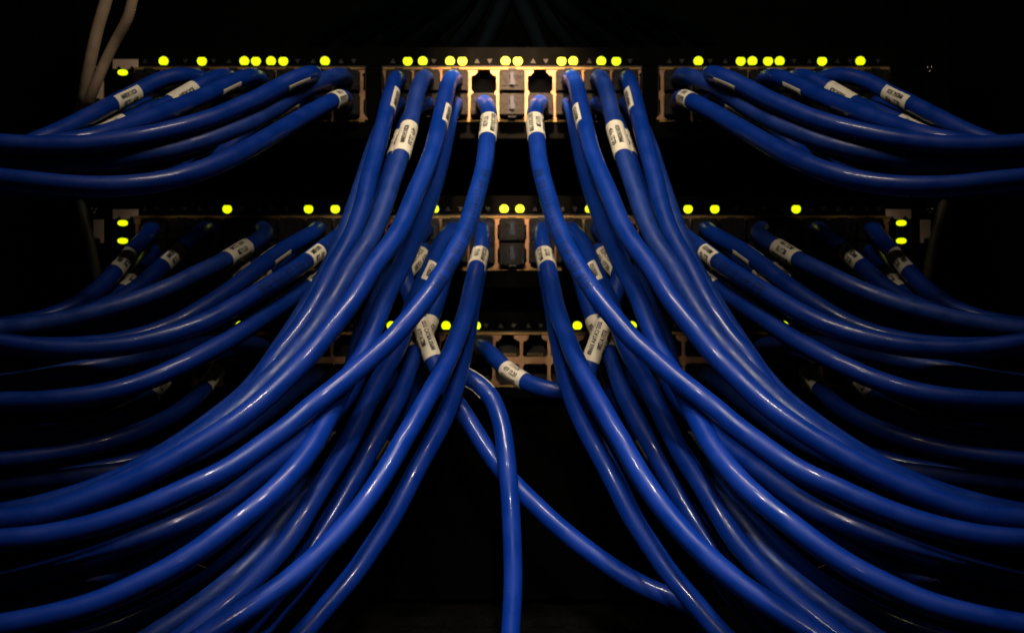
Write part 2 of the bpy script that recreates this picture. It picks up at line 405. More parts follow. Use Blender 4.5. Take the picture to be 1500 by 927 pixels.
# ------------------------------------------------------------------ cables
BAKED = {
'A1c':[[-175.8,102.2,1.0],[-175.8,102.2,8.3],[-176.0,100.3,15.2],[-176.7,96.7,21.5],[-177.9,92.9,27.5],[-179.9,89.2,33.5],[-182.3,85.8,39.4],[-184.8,82.5,45.4],[-187.5,79.4,51.3],[-190.7,76.6,57.2],[-194.5,74.0,62.8],[-199.0,71.6,68.0],[-204.0,69.6,72.8],[-209.8,68.0,76.9],[-216.1,66.9,80.2],[-222.8,66.0,82.9],[-229.8,65.5,84.8],[-236.9,65.1,86.1],[-244.1,65.0,87.0],[-251.4,64.9,87.7],[-258.6,65.0,88.2]],
'A1b':[[-162.2,102.2,1.0],[-162.2,102.2,8.1],[-162.5,101.4,15.1],[-163.4,99.7,21.9],[-165.2,97.4,28.4],[-168.0,94.7,34.3],[-171.1,91.7,40.0],[-173.9,88.5,45.6],[-176.5,85.2,51.3],[-179.3,81.9,57.0],[-182.5,78.8,62.5],[-186.2,75.9,67.8],[-190.3,73.3,73.0],[-195.2,71.2,77.7],[-200.8,69.8,81.8],[-206.8,68.7,85.4],[-213.1,67.8,88.5],[-219.7,67.0,90.9],[-226.6,66.4,92.7],[-233.5,66.1,93.9],[-240.6,65.9,94.8],[-247.7,65.9,95.4],[-254.7,66.0,95.9]],
'A1':[[-148.5,113.8,1.0],[-148.5,113.8,8.1],[-149.6,113.7,15.1],[-152.4,113.1,21.6],[-156.7,111.8,27.0],[-161.7,109.4,31.5],[-165.8,106.1,36.2],[-169.3,102.5,41.2],[-172.7,99.0,46.4],[-176.0,95.7,51.8],[-179.0,92.3,57.3],[-181.8,88.9,62.8],[-184.7,85.6,68.4],[-187.6,82.2,73.9],[-190.7,78.9,79.4],[-194.1,75.7,84.7],[-198.2,72.6,89.6],[-203.3,69.7,93.6],[-209.3,67.4,96.7],[-215.7,65.7,99.0],[-222.6,64.6,100.7],[-229.5,64.0,101.8],[-236.6,63.8,102.7],[-243.7,63.7,103.2],[-250.8,63.8,103.7]],
'A2':[[-134.8,113.8,1.0],[-134.8,113.8,8.1],[-135.2,113.6,15.1],[-136.5,112.5,22.0],[-138.9,110.3,28.2],[-142.4,106.9,33.3],[-146.1,103.2,38.1],[-149.4,99.6,43.2],[-152.5,96.1,48.4],[-155.6,92.5,53.6],[-158.9,88.9,58.8],[-162.2,85.5,64.0],[-165.7,82.2,69.2],[-169.4,79.1,74.4],[-173.5,76.4,79.5],[-177.8,73.9,84.5],[-182.4,71.7,89.4],[-187.4,69.9,94.0],[-192.9,68.3,98.2],[-198.8,67.2,101.9],[-205.2,66.4,104.8],[-211.9,65.8,107.0],[-218.8,65.4,108.5],[-225.8,65.2,109.5],[-232.8,65.1,110.3],[-239.9,65.0,110.8],[-246.9,65.0,111.4]],
'A3':[[-121.2,113.8,1.0],[-121.2,113.8,8.2],[-121.3,113.5,15.3],[-122.0,112.6,22.4],[-123.5,110.9,29.2],[-126.0,108.4,35.4],[-128.9,105.4,41.2],[-131.7,102.3,47.1],[-134.1,99.3,53.1],[-136.5,96.4,59.2],[-139.0,93.6,65.3],[-141.7,90.8,71.3],[-144.4,88.1,77.4],[-147.1,85.3,83.4],[-149.9,82.6,89.4],[-152.8,79.9,95.4],[-155.9,77.2,101.3],[-159.1,74.5,107.1],[-162.6,72.0,112.8],[-167.1,69.7,117.9],[-172.8,67.8,121.7],[-179.1,66.4,124.7],[-185.8,65.4,127.1],[-192.7,64.9,129.1],[-199.7,64.7,130.6],[-206.8,64.6,131.8],[-213.9,64.6,132.7],[-221.0,64.7,133.4],[-228.2,64.9,133.9],[-235.3,65.1,134.3]],
'A6':[[-93.8,102.2,1.0],[-93.8,102.2,8.2],[-93.9,102.0,15.4],[-94.2,101.4,22.6],[-95.4,100.3,29.6],[-98.5,98.2,35.6],[-103.5,95.1,39.8],[-108.5,91.7,43.7],[-112.9,88.4,48.3],[-117.2,85.2,53.2],[-121.2,82.3,58.4],[-124.6,79.7,64.1],[-127.7,77.4,70.2],[-130.4,75.3,76.5],[-133.3,73.2,82.8],[-136.4,71.3,89.0],[-139.9,69.4,95.0],[-144.1,67.7,100.6],[-149.2,66.2,105.4],[-155.2,65.1,109.1],[-162.0,64.3,111.5],[-168.9,63.8,113.4],[-175.7,63.4,115.8],[-182.5,63.2,117.9],[-189.5,63.2,119.9],[-196.5,63.2,121.6],[-203.5,63.4,123.0],[-210.6,63.7,124.1],[-217.8,64.0,125.0],[-224.9,64.3,125.6],[-232.1,64.7,126.0],[-239.3,65.1,126.4]],
'A4':[[-107.5,102.2,1.0],[-107.5,102.2,8.1],[-107.9,102.4,15.1],[-109.0,102.4,22.1],[-111.0,101.6,28.8],[-114.0,99.5,34.9],[-117.4,96.8,40.5],[-120.6,94.2,46.1],[-123.7,91.6,51.9],[-126.9,89.1,57.7],[-130.2,86.4,63.4],[-133.9,83.8,68.8],[-137.8,81.3,74.1],[-142.1,78.9,79.3],[-146.8,76.7,84.0],[-151.9,74.7,88.5],[-157.3,72.9,92.7],[-163.0,71.3,96.5],[-168.9,69.9,100.1],[-175.0,68.7,103.5],[-181.4,67.8,106.5],[-187.8,67.1,109.2],[-194.5,66.6,111.6],[-201.2,66.3,113.6],[-208.1,66.1,115.2],[-215.1,66.2,116.4],[-222.1,66.3,117.2],[-229.2,66.6,117.8],[-236.2,66.9,118.2],[-243.3,67.3,118.6]],
'A5':[[-93.8,113.8,1.0],[-93.9,113.9,8.2],[-93.3,113.4,15.3],[-92.3,112.6,22.4],[-91.3,111.7,29.4],[-90.4,110.7,36.5],[-89.7,109.5,43.5],[-89.2,108.2,50.6],[-89.4,106.6,57.6],[-90.8,104.6,64.3],[-94.3,101.8,69.8],[-98.5,98.5,74.6],[-101.9,95.1,80.0],[-105.0,91.8,85.6],[-108.4,88.7,91.0],[-112.3,85.6,96.3],[-116.2,82.5,101.4],[-120.4,79.6,106.4],[-125.1,76.9,111.2],[-130.2,74.4,115.6],[-135.7,72.1,119.6],[-141.6,70.0,123.1],[-147.7,68.2,126.3],[-154.2,66.7,129.0],[-160.9,65.5,131.4],[-167.7,64.8,133.5],[-174.6,64.4,135.3],[-181.6,64.4,137.1],[-188.6,64.5,138.8],[-195.6,64.9,140.1],[-202.7,65.5,141.2],[-209.8,66.2,141.9],[-217.0,66.9,142.3],[-224.1,67.6,142.4],[-231.2,68.3,142.3]],
'A7':[[-80.2,113.8,1.0],[-80.2,113.8,8.2],[-79.9,113.5,15.4],[-79.6,112.7,22.5],[-79.8,111.5,29.6],[-81.1,109.8,36.5],[-83.9,107.4,42.6],[-87.6,104.5,48.0],[-91.0,101.3,53.5],[-93.7,98.0,59.3],[-96.3,94.6,65.1],[-98.9,91.1,70.8],[-101.7,87.7,76.4],[-104.8,84.4,82.1],[-108.0,81.2,87.7],[-111.6,78.2,93.1],[-115.5,75.4,98.4],[-119.8,72.5,103.5],[-124.5,69.8,108.2],[-129.8,67.4,112.4],[-135.5,65.2,116.2],[-141.7,63.4,119.4],[-148.2,61.9,122.2],[-154.9,60.7,124.5],[-161.7,59.7,126.5],[-168.5,59.0,128.5],[-175.5,58.6,130.5],[-182.4,58.3,132.5],[-189.3,58.2,134.4],[-196.3,58.3,136.1],[-203.3,58.6,137.7],[-210.3,59.0,139.0],[-217.4,59.5,140.0],[-224.6,60.0,140.7],[-231.7,60.5,141.4]],
'A8':[[-80.2,102.2,1.0],[-80.2,102.2,8.0],[-79.6,102.1,15.0],[-78.7,101.8,22.0],[-78.0,101.2,28.9],[-77.9,100.1,35.9],[-78.8,98.5,42.6],[-80.7,96.2,49.0],[-83.1,93.5,55.0],[-85.5,90.7,61.0],[-87.5,88.1,67.2],[-89.2,85.4,73.5],[-90.9,82.8,79.8],[-92.7,80.1,86.0],[-94.6,77.4,92.2],[-96.7,74.6,98.3],[-98.8,71.8,104.4],[-101.0,68.9,110.4],[-103.4,66.0,116.4],[-106.0,63.1,122.2],[-109.0,60.2,127.9],[-112.4,57.5,133.4],[-116.2,54.9,138.6],[-120.6,52.5,143.6],[-125.6,50.3,148.1],[-131.1,48.6,152.1],[-137.1,47.4,155.5],[-143.4,46.7,158.4],[-150.0,46.4,160.7],[-156.9,46.5,162.5],[-163.7,47.0,163.7],[-170.7,47.7,164.5],[-177.7,48.3,165.1],[-184.6,49.1,165.4],[-191.6,50.0,165.6],[-198.6,51.0,165.6],[-205.5,52.0,165.7],[-212.5,53.0,165.7],[-219.4,53.9,165.7]],
'A9':[[-121.2,102.2,1.0],[-120.8,101.9,8.0],[-119.4,100.9,14.9],[-117.9,99.7,21.8],[-116.5,98.3,28.6],[-115.0,96.8,35.4],[-113.7,95.0,42.1],[-112.6,92.9,48.8],[-111.9,90.3,55.4],[-112.4,86.5,61.3],[-114.9,81.3,65.3],[-118.5,75.9,68.2],[-123.3,71.0,70.0],[-129.3,67.4,69.4],[-135.8,64.8,68.2],[-142.5,62.5,67.6],[-149.3,60.4,67.5],[-156.2,58.6,67.8],[-163.1,57.0,68.6],[-170.0,55.8,69.6],[-177.0,55.0,70.7],[-183.9,54.3,71.9],[-190.9,53.9,73.0],[-198.0,53.8,74.1],[-205.0,54.1,75.2],[-212.0,54.4,76.4],[-219.0,54.3,77.6],[-225.9,53.3,78.8],[-232.9,52.5,79.9],[-239.9,52.6,81.0],[-246.9,53.3,82.0],[-253.9,54.3,82.9],[-260.8,55.5,83.8]],
'B0':[[-54.8,102.2,1.0],[-54.8,102.2,8.0],[-55.1,101.2,15.0],[-55.9,98.9,21.6],[-56.9,95.4,27.6],[-58.2,90.9,32.8],[-59.6,85.8,37.5],[-60.9,80.8,42.3],[-61.9,75.9,47.2],[-62.8,71.0,52.2],[-63.6,66.0,57.1],[-64.5,60.9,61.9],[-65.4,55.8,66.7],[-66.3,50.7,71.5],[-67.4,45.6,76.2],[-68.5,40.4,80.8],[-69.7,35.1,85.3],[-71.0,29.9,89.8],[-72.6,24.6,94.3],[-74.4,19.5,98.7],[-76.5,14.4,103.1],[-78.7,9.3,107.5],[-81.0,4.3,111.8],[-83.4,-0.8,116.1],[-85.9,-5.8,120.3],[-88.6,-10.9,124.4],[-91.3,-15.9,128.5],[-94.1,-21.0,132.5],[-97.4,-25.8,136.4],[-101.2,-30.3,140.3],[-105.5,-34.4,144.1],[-110.1,-38.3,147.8],[-114.8,-42.1,151.3],[-119.6,-46.0,154.7],[-124.6,-49.8,157.9],[-129.9,-53.3,161.0],[-135.4,-56.5,163.9],[-141.3,-59.4,166.6],[-147.4,-62.0,169.0],[-153.7,-64.3,171.1],[-160.2,-66.3,172.9],[-166.9,-68.0,174.3],[-173.7,-69.3,175.4],[-180.6,-70.4,176.2],[-187.6,-71.1,176.8],[-194.6,-71.5,177.1],[-201.6,-71.7,177.4],[-208.7,-71.8,177.6],[-215.7,-71.9,177.7]],
'B1':[[-54.8,113.8,1.0],[-54.8,113.8,8.0],[-54.8,113.1,15.0],[-54.7,111.2,21.7],[-54.9,107.9,27.9],[-55.5,103.3,33.3],[-56.2,98.2,38.0],[-56.8,93.0,42.6],[-57.3,88.0,47.6],[-57.8,83.0,52.6],[-58.3,78.0,57.5],[-59.0,72.9,62.2],[-59.7,67.7,66.9],[-60.5,62.5,71.5],[-61.2,57.2,76.1],[-61.8,51.8,80.6],[-62.5,46.4,85.0],[-63.5,41.0,89.4],[-64.8,35.7,93.8],[-66.6,30.5,98.2],[-68.7,25.4,102.6],[-70.8,20.4,106.9],[-72.7,15.2,111.3],[-74.6,10.0,115.6],[-76.8,4.8,119.9],[-79.1,-0.2,124.2],[-81.7,-5.2,128.4],[-84.7,-10.0,132.6],[-88.0,-14.6,136.7],[-90.8,-19.7,140.7],[-93.6,-24.9,144.5],[-97.2,-29.6,148.3],[-101.5,-33.7,152.0],[-106.1,-37.6,155.7],[-110.8,-41.4,159.3],[-115.6,-45.2,162.7],[-120.7,-48.8,165.9],[-126.0,-52.2,169.0],[-131.6,-55.3,171.9],[-137.4,-58.2,174.6],[-143.4,-61.0,177.0],[-149.7,-63.4,179.1],[-156.2,-65.4,180.8],[-162.9,-67.0,182.2],[-169.7,-68.2,183.3],[-176.6,-69.2,184.1],[-183.6,-69.9,184.7],[-190.6,-70.4,185.1],[-197.6,-70.6,185.3],[-204.6,-70.7,185.5],[-211.7,-70.8,185.6]],
'B2':[[-41.2,113.8,1.0],[-41.2,113.8,8.1],[-41.2,113.3,15.1],[-41.3,112.0,22.0],[-41.5,110.0,28.8],[-42.0,106.9,35.1],[-42.8,102.5,40.5],[-43.7,97.1,45.0],[-44.4,91.7,49.4],[-45.0,86.5,54.2],[-45.6,81.5,59.2],[-46.4,76.4,63.9],[-47.4,71.2,68.6],[-48.5,65.9,73.2],[-49.7,60.7,77.8],[-50.9,55.4,82.3],[-52.1,50.0,86.7],[-53.3,44.6,91.1],[-54.7,39.2,95.5],[-56.4,33.9,99.8],[-58.5,28.8,104.2],[-61.1,23.9,108.5],[-63.7,19.1,112.9],[-65.9,14.0,117.3],[-68.1,8.9,121.7],[-70.4,3.9,126.1],[-72.9,-1.0,130.5],[-75.6,-5.8,134.9],[-78.6,-10.5,139.3],[-82.0,-15.0,143.6],[-85.5,-19.3,147.9],[-89.2,-23.7,152.0],[-93.1,-28.1,155.9],[-97.2,-32.4,159.7],[-101.7,-36.4,163.4],[-106.4,-40.3,167.0],[-111.3,-44.1,170.4],[-116.4,-47.7,173.7],[-121.7,-51.1,176.8],[-127.3,-54.2,179.7],[-133.1,-57.2,182.4],[-139.2,-60.0,184.8],[-145.4,-62.4,186.9],[-152.0,-64.5,188.7],[-158.7,-66.1,190.1],[-165.5,-67.4,191.2],[-172.4,-68.5,192.0],[-179.4,-69.2,192.6],[-186.5,-69.7,193.0],[-193.5,-70.0,193.2],[-200.6,-70.2,193.4],[-207.6,-70.3,193.5]],
'B2b':[[-41.2,102.2,1.0],[-41.1,102.2,8.1],[-42.2,101.1,14.9],[-44.3,98.5,21.1],[-46.6,94.5,26.4],[-48.6,89.1,30.5],[-50.2,83.3,34.1],[-51.6,77.7,38.2],[-52.9,72.3,42.6],[-54.1,67.0,47.0],[-55.4,61.6,51.4],[-56.6,56.3,55.9],[-58.0,51.1,60.4],[-59.4,45.9,65.0],[-61.0,40.8,69.5],[-62.7,35.6,74.0],[-64.6,30.5,78.5],[-66.7,25.5,82.9],[-69.0,20.4,87.3],[-71.4,15.4,91.6],[-73.9,10.3,95.9],[-76.5,5.3,100.1],[-79.3,0.4,104.3],[-82.3,-4.5,108.5],[-85.4,-9.3,112.6],[-88.7,-14.0,116.6],[-92.1,-18.8,120.5],[-95.7,-23.5,124.4],[-99.6,-27.9,128.2],[-103.7,-32.2,132.0],[-108.2,-36.1,135.8],[-113.0,-39.8,139.4],[-117.9,-43.4,143.0],[-122.9,-47.0,146.4],[-128.1,-50.5,149.7],[-133.4,-53.9,152.8],[-139.0,-57.1,155.7],[-144.9,-59.8,158.5],[-151.1,-62.1,160.9],[-157.5,-64.1,163.1],[-164.0,-65.9,165.0],[-170.7,-67.5,166.5],[-177.6,-68.8,167.6],[-184.5,-69.9,168.5],[-191.5,-70.5,169.1],[-198.5,-70.9,169.4],[-205.6,-71.1,169.7],[-212.6,-71.2,169.8],[-219.7,-71.3,170.0]],
'B3':[[-27.5,113.8,1.0],[-27.5,113.8,8.0],[-27.7,113.3,15.0],[-28.0,112.0,21.9],[-28.4,110.0,28.6],[-28.9,107.3,35.0],[-29.4,103.6,40.9],[-30.0,98.9,46.1],[-30.6,93.9,51.0],[-31.2,89.1,56.0],[-31.8,84.6,61.3],[-32.3,80.0,66.7],[-33.0,75.4,71.9],[-33.7,70.7,77.0],[-34.8,65.9,82.1],[-36.1,61.2,87.1],[-37.5,56.5,92.1],[-39.0,51.7,97.0],[-40.4,46.9,101.8],[-41.8,41.9,106.6],[-43.4,36.9,111.2],[-45.5,32.1,115.9],[-48.0,27.4,120.5],[-50.8,22.9,125.0],[-53.5,18.2,129.5],[-55.9,13.3,133.9],[-58.3,8.3,138.2],[-61.1,3.5,142.5],[-64.2,-1.2,146.6],[-67.4,-5.9,150.7],[-70.7,-10.7,154.7],[-74.2,-15.3,158.6],[-78.1,-19.8,162.3],[-82.1,-24.2,166.0],[-86.2,-28.5,169.7],[-90.7,-32.6,173.2],[-95.5,-36.4,176.6],[-100.6,-40.0,179.8],[-105.9,-43.5,182.7],[-111.4,-46.9,185.4],[-117.1,-50.2,187.8],[-123.0,-53.3,190.0],[-129.1,-56.2,192.0],[-135.3,-58.8,193.8],[-141.6,-61.2,195.5],[-148.2,-63.4,196.9],[-154.9,-65.0,198.1],[-161.7,-65.9,199.1],[-168.7,-66.5,199.9],[-175.7,-67.1,200.5],[-182.6,-67.5,200.8],[-189.6,-67.6,201.1],[-196.7,-67.6,201.2],[-203.7,-67.4,201.3]],
'B4':[[-27.5,102.2,1.0],[-27.5,102.2,8.0],[-27.7,101.2,14.9],[-28.1,98.5,21.4],[-28.8,94.1,26.7],[-29.6,88.3,30.5],[-30.4,82.3,34.1],[-31.2,76.7,38.2],[-31.9,71.4,42.8],[-32.8,66.2,47.5],[-33.7,61.2,52.3],[-34.7,56.3,57.2],[-35.8,51.6,62.3],[-36.9,47.0,67.4],[-38.1,42.4,72.6],[-39.4,37.9,77.8],[-40.8,33.4,83.0],[-42.2,28.9,88.2],[-43.7,24.4,93.3],[-45.3,19.8,98.4],[-47.2,15.3,103.5],[-49.0,10.7,108.4],[-50.6,5.9,113.3],[-52.0,1.0,118.1],[-53.4,-3.9,122.9],[-54.8,-8.9,127.6],[-56.5,-13.7,132.4],[-58.6,-18.3,137.2],[-60.9,-22.8,142.1],[-63.0,-27.4,147.0],[-64.8,-31.9,152.0],[-66.5,-36.4,157.2],[-68.1,-40.7,162.5],[-69.9,-44.9,167.8],[-72.3,-49.0,173.0],[-75.1,-52.9,178.1],[-78.3,-56.8,182.9],[-82.1,-60.5,187.5],[-86.3,-64.1,191.8],[-90.9,-67.7,195.7],[-95.6,-71.4,199.3],[-100.7,-75.1,202.5],[-106.0,-78.5,205.4],[-111.7,-81.7,208.1],[-117.6,-84.5,210.5],[-123.7,-87.2,212.7],[-130.0,-89.6,214.8],[-136.5,-91.4,216.6],[-143.2,-92.9,218.2],[-149.9,-94.1,219.6],[-156.8,-95.1,220.9],[-163.6,-95.9,222.0],[-170.6,-96.4,223.0],[-177.5,-96.7,223.9],[-184.5,-96.9,224.6],[-191.5,-97.1,225.2]],
'G':[[-13.8,102.2,1.0],[-13.8,102.2,8.1],[-13.4,101.5,15.1],[-12.7,100.0,22.0],[-11.9,98.1,28.8],[-11.2,95.9,35.5],[-10.6,93.2,42.1],[-10.2,89.7,48.2],[-10.3,85.0,53.6],[-10.7,79.6,58.2],[-11.1,74.4,62.9],[-11.4,69.5,68.0],[-11.9,64.7,73.3],[-12.7,59.8,78.4],[-13.8,54.9,83.4],[-14.9,50.0,88.4],[-16.0,45.1,93.4],[-17.2,40.2,98.4],[-18.7,35.2,103.2],[-20.6,30.3,108.0],[-22.7,25.4,112.6],[-25.2,20.4,117.1],[-27.9,15.5,121.5],[-30.8,10.6,125.6],[-34.1,5.6,129.6],[-37.6,0.8,133.4],[-41.3,-4.0,137.1],[-45.2,-8.7,140.7],[-49.5,-12.9,144.5],[-53.9,-17.0,148.3],[-58.2,-21.0,152.3],[-62.6,-24.8,156.3],[-67.1,-28.6,160.3],[-71.8,-32.5,163.9],[-76.3,-36.6,167.5],[-80.9,-40.5,171.3],[-85.7,-44.1,175.1],[-90.5,-47.7,179.0],[-95.4,-51.1,182.8],[-100.8,-54.0,186.4],[-106.6,-56.6,189.6],[-112.5,-59.3,192.3],[-118.7,-62.0,194.6],[-125.1,-64.5,196.4],[-131.6,-66.6,198.0],[-138.4,-68.5,199.5],[-145.1,-69.9,200.9],[-152.0,-71.0,202.4],[-159.0,-71.6,203.7],[-166.0,-72.0,204.7],[-173.0,-72.4,205.4],[-180.1,-72.7,205.8],[-187.2,-73.0,205.9],[-194.3,-73.1,205.9],[-201.4,-73.3,205.7]],
'U1':[[-173.2,41.8,1.0],[-173.2,41.8,8.2],[-172.2,41.1,15.2],[-170.7,39.4,22.0],[-170.2,36.7,28.6],[-171.4,33.2,34.7],[-173.2,29.3,40.4],[-174.7,25.2,46.1],[-175.7,21.3,52.0],[-177.0,17.4,57.9],[-178.6,13.6,63.7],[-180.8,10.0,69.5],[-183.3,6.6,75.3],[-186.4,3.5,80.9],[-190.5,0.8,86.1],[-195.7,-1.3,90.5],[-201.7,-2.7,94.2],[-208.2,-3.7,97.1],[-214.9,-4.3,99.5],[-221.8,-4.7,101.2],[-228.9,-4.9,102.5],[-236.0,-5.0,103.5],[-243.1,-5.1,104.2],[-250.3,-5.1,104.7]],
'U1b':[[-173.2,31.2,1.0],[-173.2,31.2,8.2],[-172.5,30.0,15.2],[-171.3,27.4,21.8],[-170.5,24.4,28.3],[-170.6,21.1,34.6],[-171.4,17.6,40.8],[-172.7,13.9,46.8],[-174.3,10.1,52.7],[-176.6,6.5,58.5],[-179.7,3.3,64.1],[-183.7,0.6,69.4],[-188.3,-1.7,74.4],[-193.4,-3.6,79.1],[-199.1,-5.0,83.2],[-205.3,-6.0,86.7],[-211.8,-6.8,89.6],[-218.6,-7.3,92.0],[-225.5,-7.6,93.7],[-232.6,-7.8,95.0],[-239.7,-7.9,96.0],[-246.9,-7.9,96.7],[-254.0,-8.0,97.3]],
'U2':[[-146.5,41.8,1.0],[-146.5,41.8,8.0],[-146.1,41.2,15.0],[-145.7,39.6,21.8],[-146.2,37.3,28.4],[-148.2,34.2,34.4],[-150.7,30.8,39.9],[-152.9,27.3,45.6],[-154.8,23.7,51.4],[-156.5,20.1,57.1],[-158.6,16.4,62.7],[-161.1,12.9,68.3],[-163.9,9.7,73.8],[-167.2,6.7,79.2],[-171.0,4.2,84.5],[-175.3,1.9,89.6],[-179.9,-0.0,94.5],[-184.9,-1.6,99.2],[-190.2,-2.9,103.6],[-196.2,-3.9,107.1],[-202.7,-4.7,109.6],[-209.4,-5.3,111.5],[-216.2,-5.6,113.1],[-223.1,-5.9,114.3],[-230.1,-6.0,115.3],[-237.0,-6.0,116.2],[-244.0,-6.0,117.1]],
'U2b':[[-159.8,31.2,1.0],[-159.9,31.2,8.2],[-159.2,29.9,15.1],[-158.5,26.9,21.6],[-160.0,22.7,27.1],[-163.8,18.1,30.9],[-168.0,13.6,34.7],[-171.8,9.7,39.3],[-175.7,6.4,44.3],[-179.6,3.7,49.7],[-183.7,1.6,55.1],[-188.0,-0.3,60.5],[-192.7,-2.0,65.7],[-197.9,-3.5,70.4],[-203.5,-4.7,74.7],[-209.6,-5.6,78.3],[-216.0,-6.4,81.4],[-222.7,-6.8,83.8],[-229.6,-7.1,85.7],[-236.7,-7.2,87.0],[-243.7,-7.2,88.0],[-250.9,-7.1,88.8],[-258.0,-6.9,89.4]],
'U4':[[-119.8,31.2,1.0],[-119.9,31.2,8.2],[-119.3,30.5,15.3],[-118.3,29.3,22.3],[-117.4,27.8,29.2],[-116.9,26.2,36.2],[-117.0,24.2,43.1],[-118.5,21.8,49.6],[-121.8,19.0,55.3],[-125.4,16.2,60.8],[-128.6,13.7,66.7],[-131.8,11.1,72.6],[-135.4,8.7,78.3],[-139.4,6.4,83.8],[-143.6,4.2,89.1],[-148.2,1.9,94.2],[-153.2,-0.3,98.8],[-158.6,-2.6,102.9],[-164.5,-4.6,106.5],[-170.8,-6.5,109.5],[-177.3,-7.9,111.9],[-184.1,-9.0,113.9],[-191.1,-9.8,115.5],[-198.1,-10.3,116.9],[-205.1,-10.5,118.1],[-212.2,-10.5,119.4],[-219.3,-10.4,120.6],[-226.3,-10.2,121.9],[-233.4,-9.9,123.0],[-240.5,-9.7,124.1]],
'U4b':[[-106.5,31.2,1.0],[-106.5,31.2,8.2],[-106.6,29.8,15.2],[-107.3,27.0,21.7],[-109.3,23.9,27.8],[-112.9,20.9,33.2],[-117.0,18.1,38.4],[-120.8,15.6,43.9],[-124.3,13.2,49.7],[-127.7,10.7,55.5],[-131.2,8.1,61.2],[-134.8,5.7,66.9],[-138.6,3.3,72.5],[-142.7,1.1,77.9],[-147.2,-0.9,83.1],[-152.2,-2.9,87.9],[-157.6,-4.7,92.2],[-163.5,-6.4,95.9],[-169.8,-7.9,98.8],[-176.5,-9.2,101.0],[-183.5,-10.2,102.3],[-190.6,-10.9,103.2],[-197.6,-11.3,104.2],[-204.7,-11.5,105.4],[-211.8,-11.5,106.5],[-218.9,-11.4,107.5],[-226.0,-11.2,108.3],[-233.1,-11.0,109.1],[-240.2,-10.7,109.8],[-247.4,-10.5,110.4]],
'U3':[[-119.8,41.8,1.0],[-119.9,41.8,8.2],[-118.6,41.4,15.2],[-116.5,40.4,22.0],[-114.6,39.1,28.8],[-113.5,37.5,35.7],[-113.9,35.3,42.6],[-116.0,32.7,48.9],[-118.6,30.0,55.1],[-120.9,27.4,61.4],[-122.9,25.0,67.8],[-125.2,22.6,74.2],[-128.0,20.3,80.4],[-131.3,17.8,86.3],[-134.9,15.1,92.0],[-138.9,12.3,97.2],[-143.7,9.6,101.9],[-149.0,7.0,106.0],[-154.8,4.6,109.4],[-161.0,2.5,112.4],[-167.5,0.6,114.9],[-174.1,-1.2,117.2],[-180.9,-2.6,119.1],[-187.7,-3.8,120.9],[-194.7,-4.7,122.6],[-201.6,-5.4,124.2],[-208.6,-5.8,125.8],[-215.7,-5.9,127.3],[-222.7,-5.9,128.7],[-229.8,-5.9,130.0],[-236.9,-5.9,131.1]],
'U5':[[-93.2,41.8,1.0],[-93.2,41.8,8.2],[-93.0,41.1,15.3],[-93.0,39.6,22.3],[-94.1,37.6,29.1],[-96.4,35.3,35.5],[-99.5,32.7,41.5],[-102.4,30.1,47.5],[-105.0,27.2,53.6],[-107.4,24.3,59.6],[-109.9,21.1,65.6],[-112.6,17.8,71.4],[-115.5,14.5,77.0],[-118.5,11.0,82.5],[-122.0,7.7,87.9],[-125.8,4.4,93.0],[-130.0,1.1,97.8],[-134.6,-2.1,102.3],[-139.7,-4.9,106.5],[-145.3,-7.2,110.3],[-151.4,-9.0,113.8],[-157.7,-10.4,116.8],[-164.3,-11.2,119.6],[-171.0,-11.7,122.0],[-177.9,-11.8,124.2],[-184.7,-11.5,126.4],[-191.6,-11.1,128.5],[-198.4,-10.4,130.6],[-205.2,-9.5,132.8],[-212.0,-8.6,134.8],[-218.9,-7.6,136.5],[-225.9,-6.5,137.9],[-232.9,-5.5,139.1]],
'U6':[[-79.8,41.8,1.0],[-79.8,41.9,8.1],[-79.7,41.2,15.2],[-79.4,39.9,22.2],[-79.4,38.2,29.2],[-79.9,36.3,36.0],[-81.1,34.0,42.7],[-83.1,31.5,49.0],[-85.4,28.8,55.2],[-87.5,26.1,61.5],[-89.4,23.5,67.8],[-91.3,21.0,74.2],[-93.5,18.6,80.6],[-95.9,16.1,86.8],[-98.6,13.6,92.9],[-101.4,11.0,98.9],[-104.5,8.3,104.8],[-107.8,5.5,110.4],[-111.5,2.6,115.8],[-115.6,-0.3,120.9],[-120.3,-3.0,125.5],[-125.5,-5.4,129.8],[-131.1,-7.5,133.5],[-137.2,-9.2,136.9],[-143.5,-10.6,139.8],[-150.1,-11.6,142.4],[-156.9,-12.1,144.5],[-163.8,-12.2,146.4],[-170.7,-11.9,147.9],[-177.7,-11.0,149.1],[-184.7,-9.9,150.0],[-191.7,-8.5,150.6],[-198.7,-7.2,151.0],[-205.7,-5.9,151.2],[-212.7,-4.5,151.4],[-219.6,-3.0,151.4],[-226.6,-1.6,151.5]],
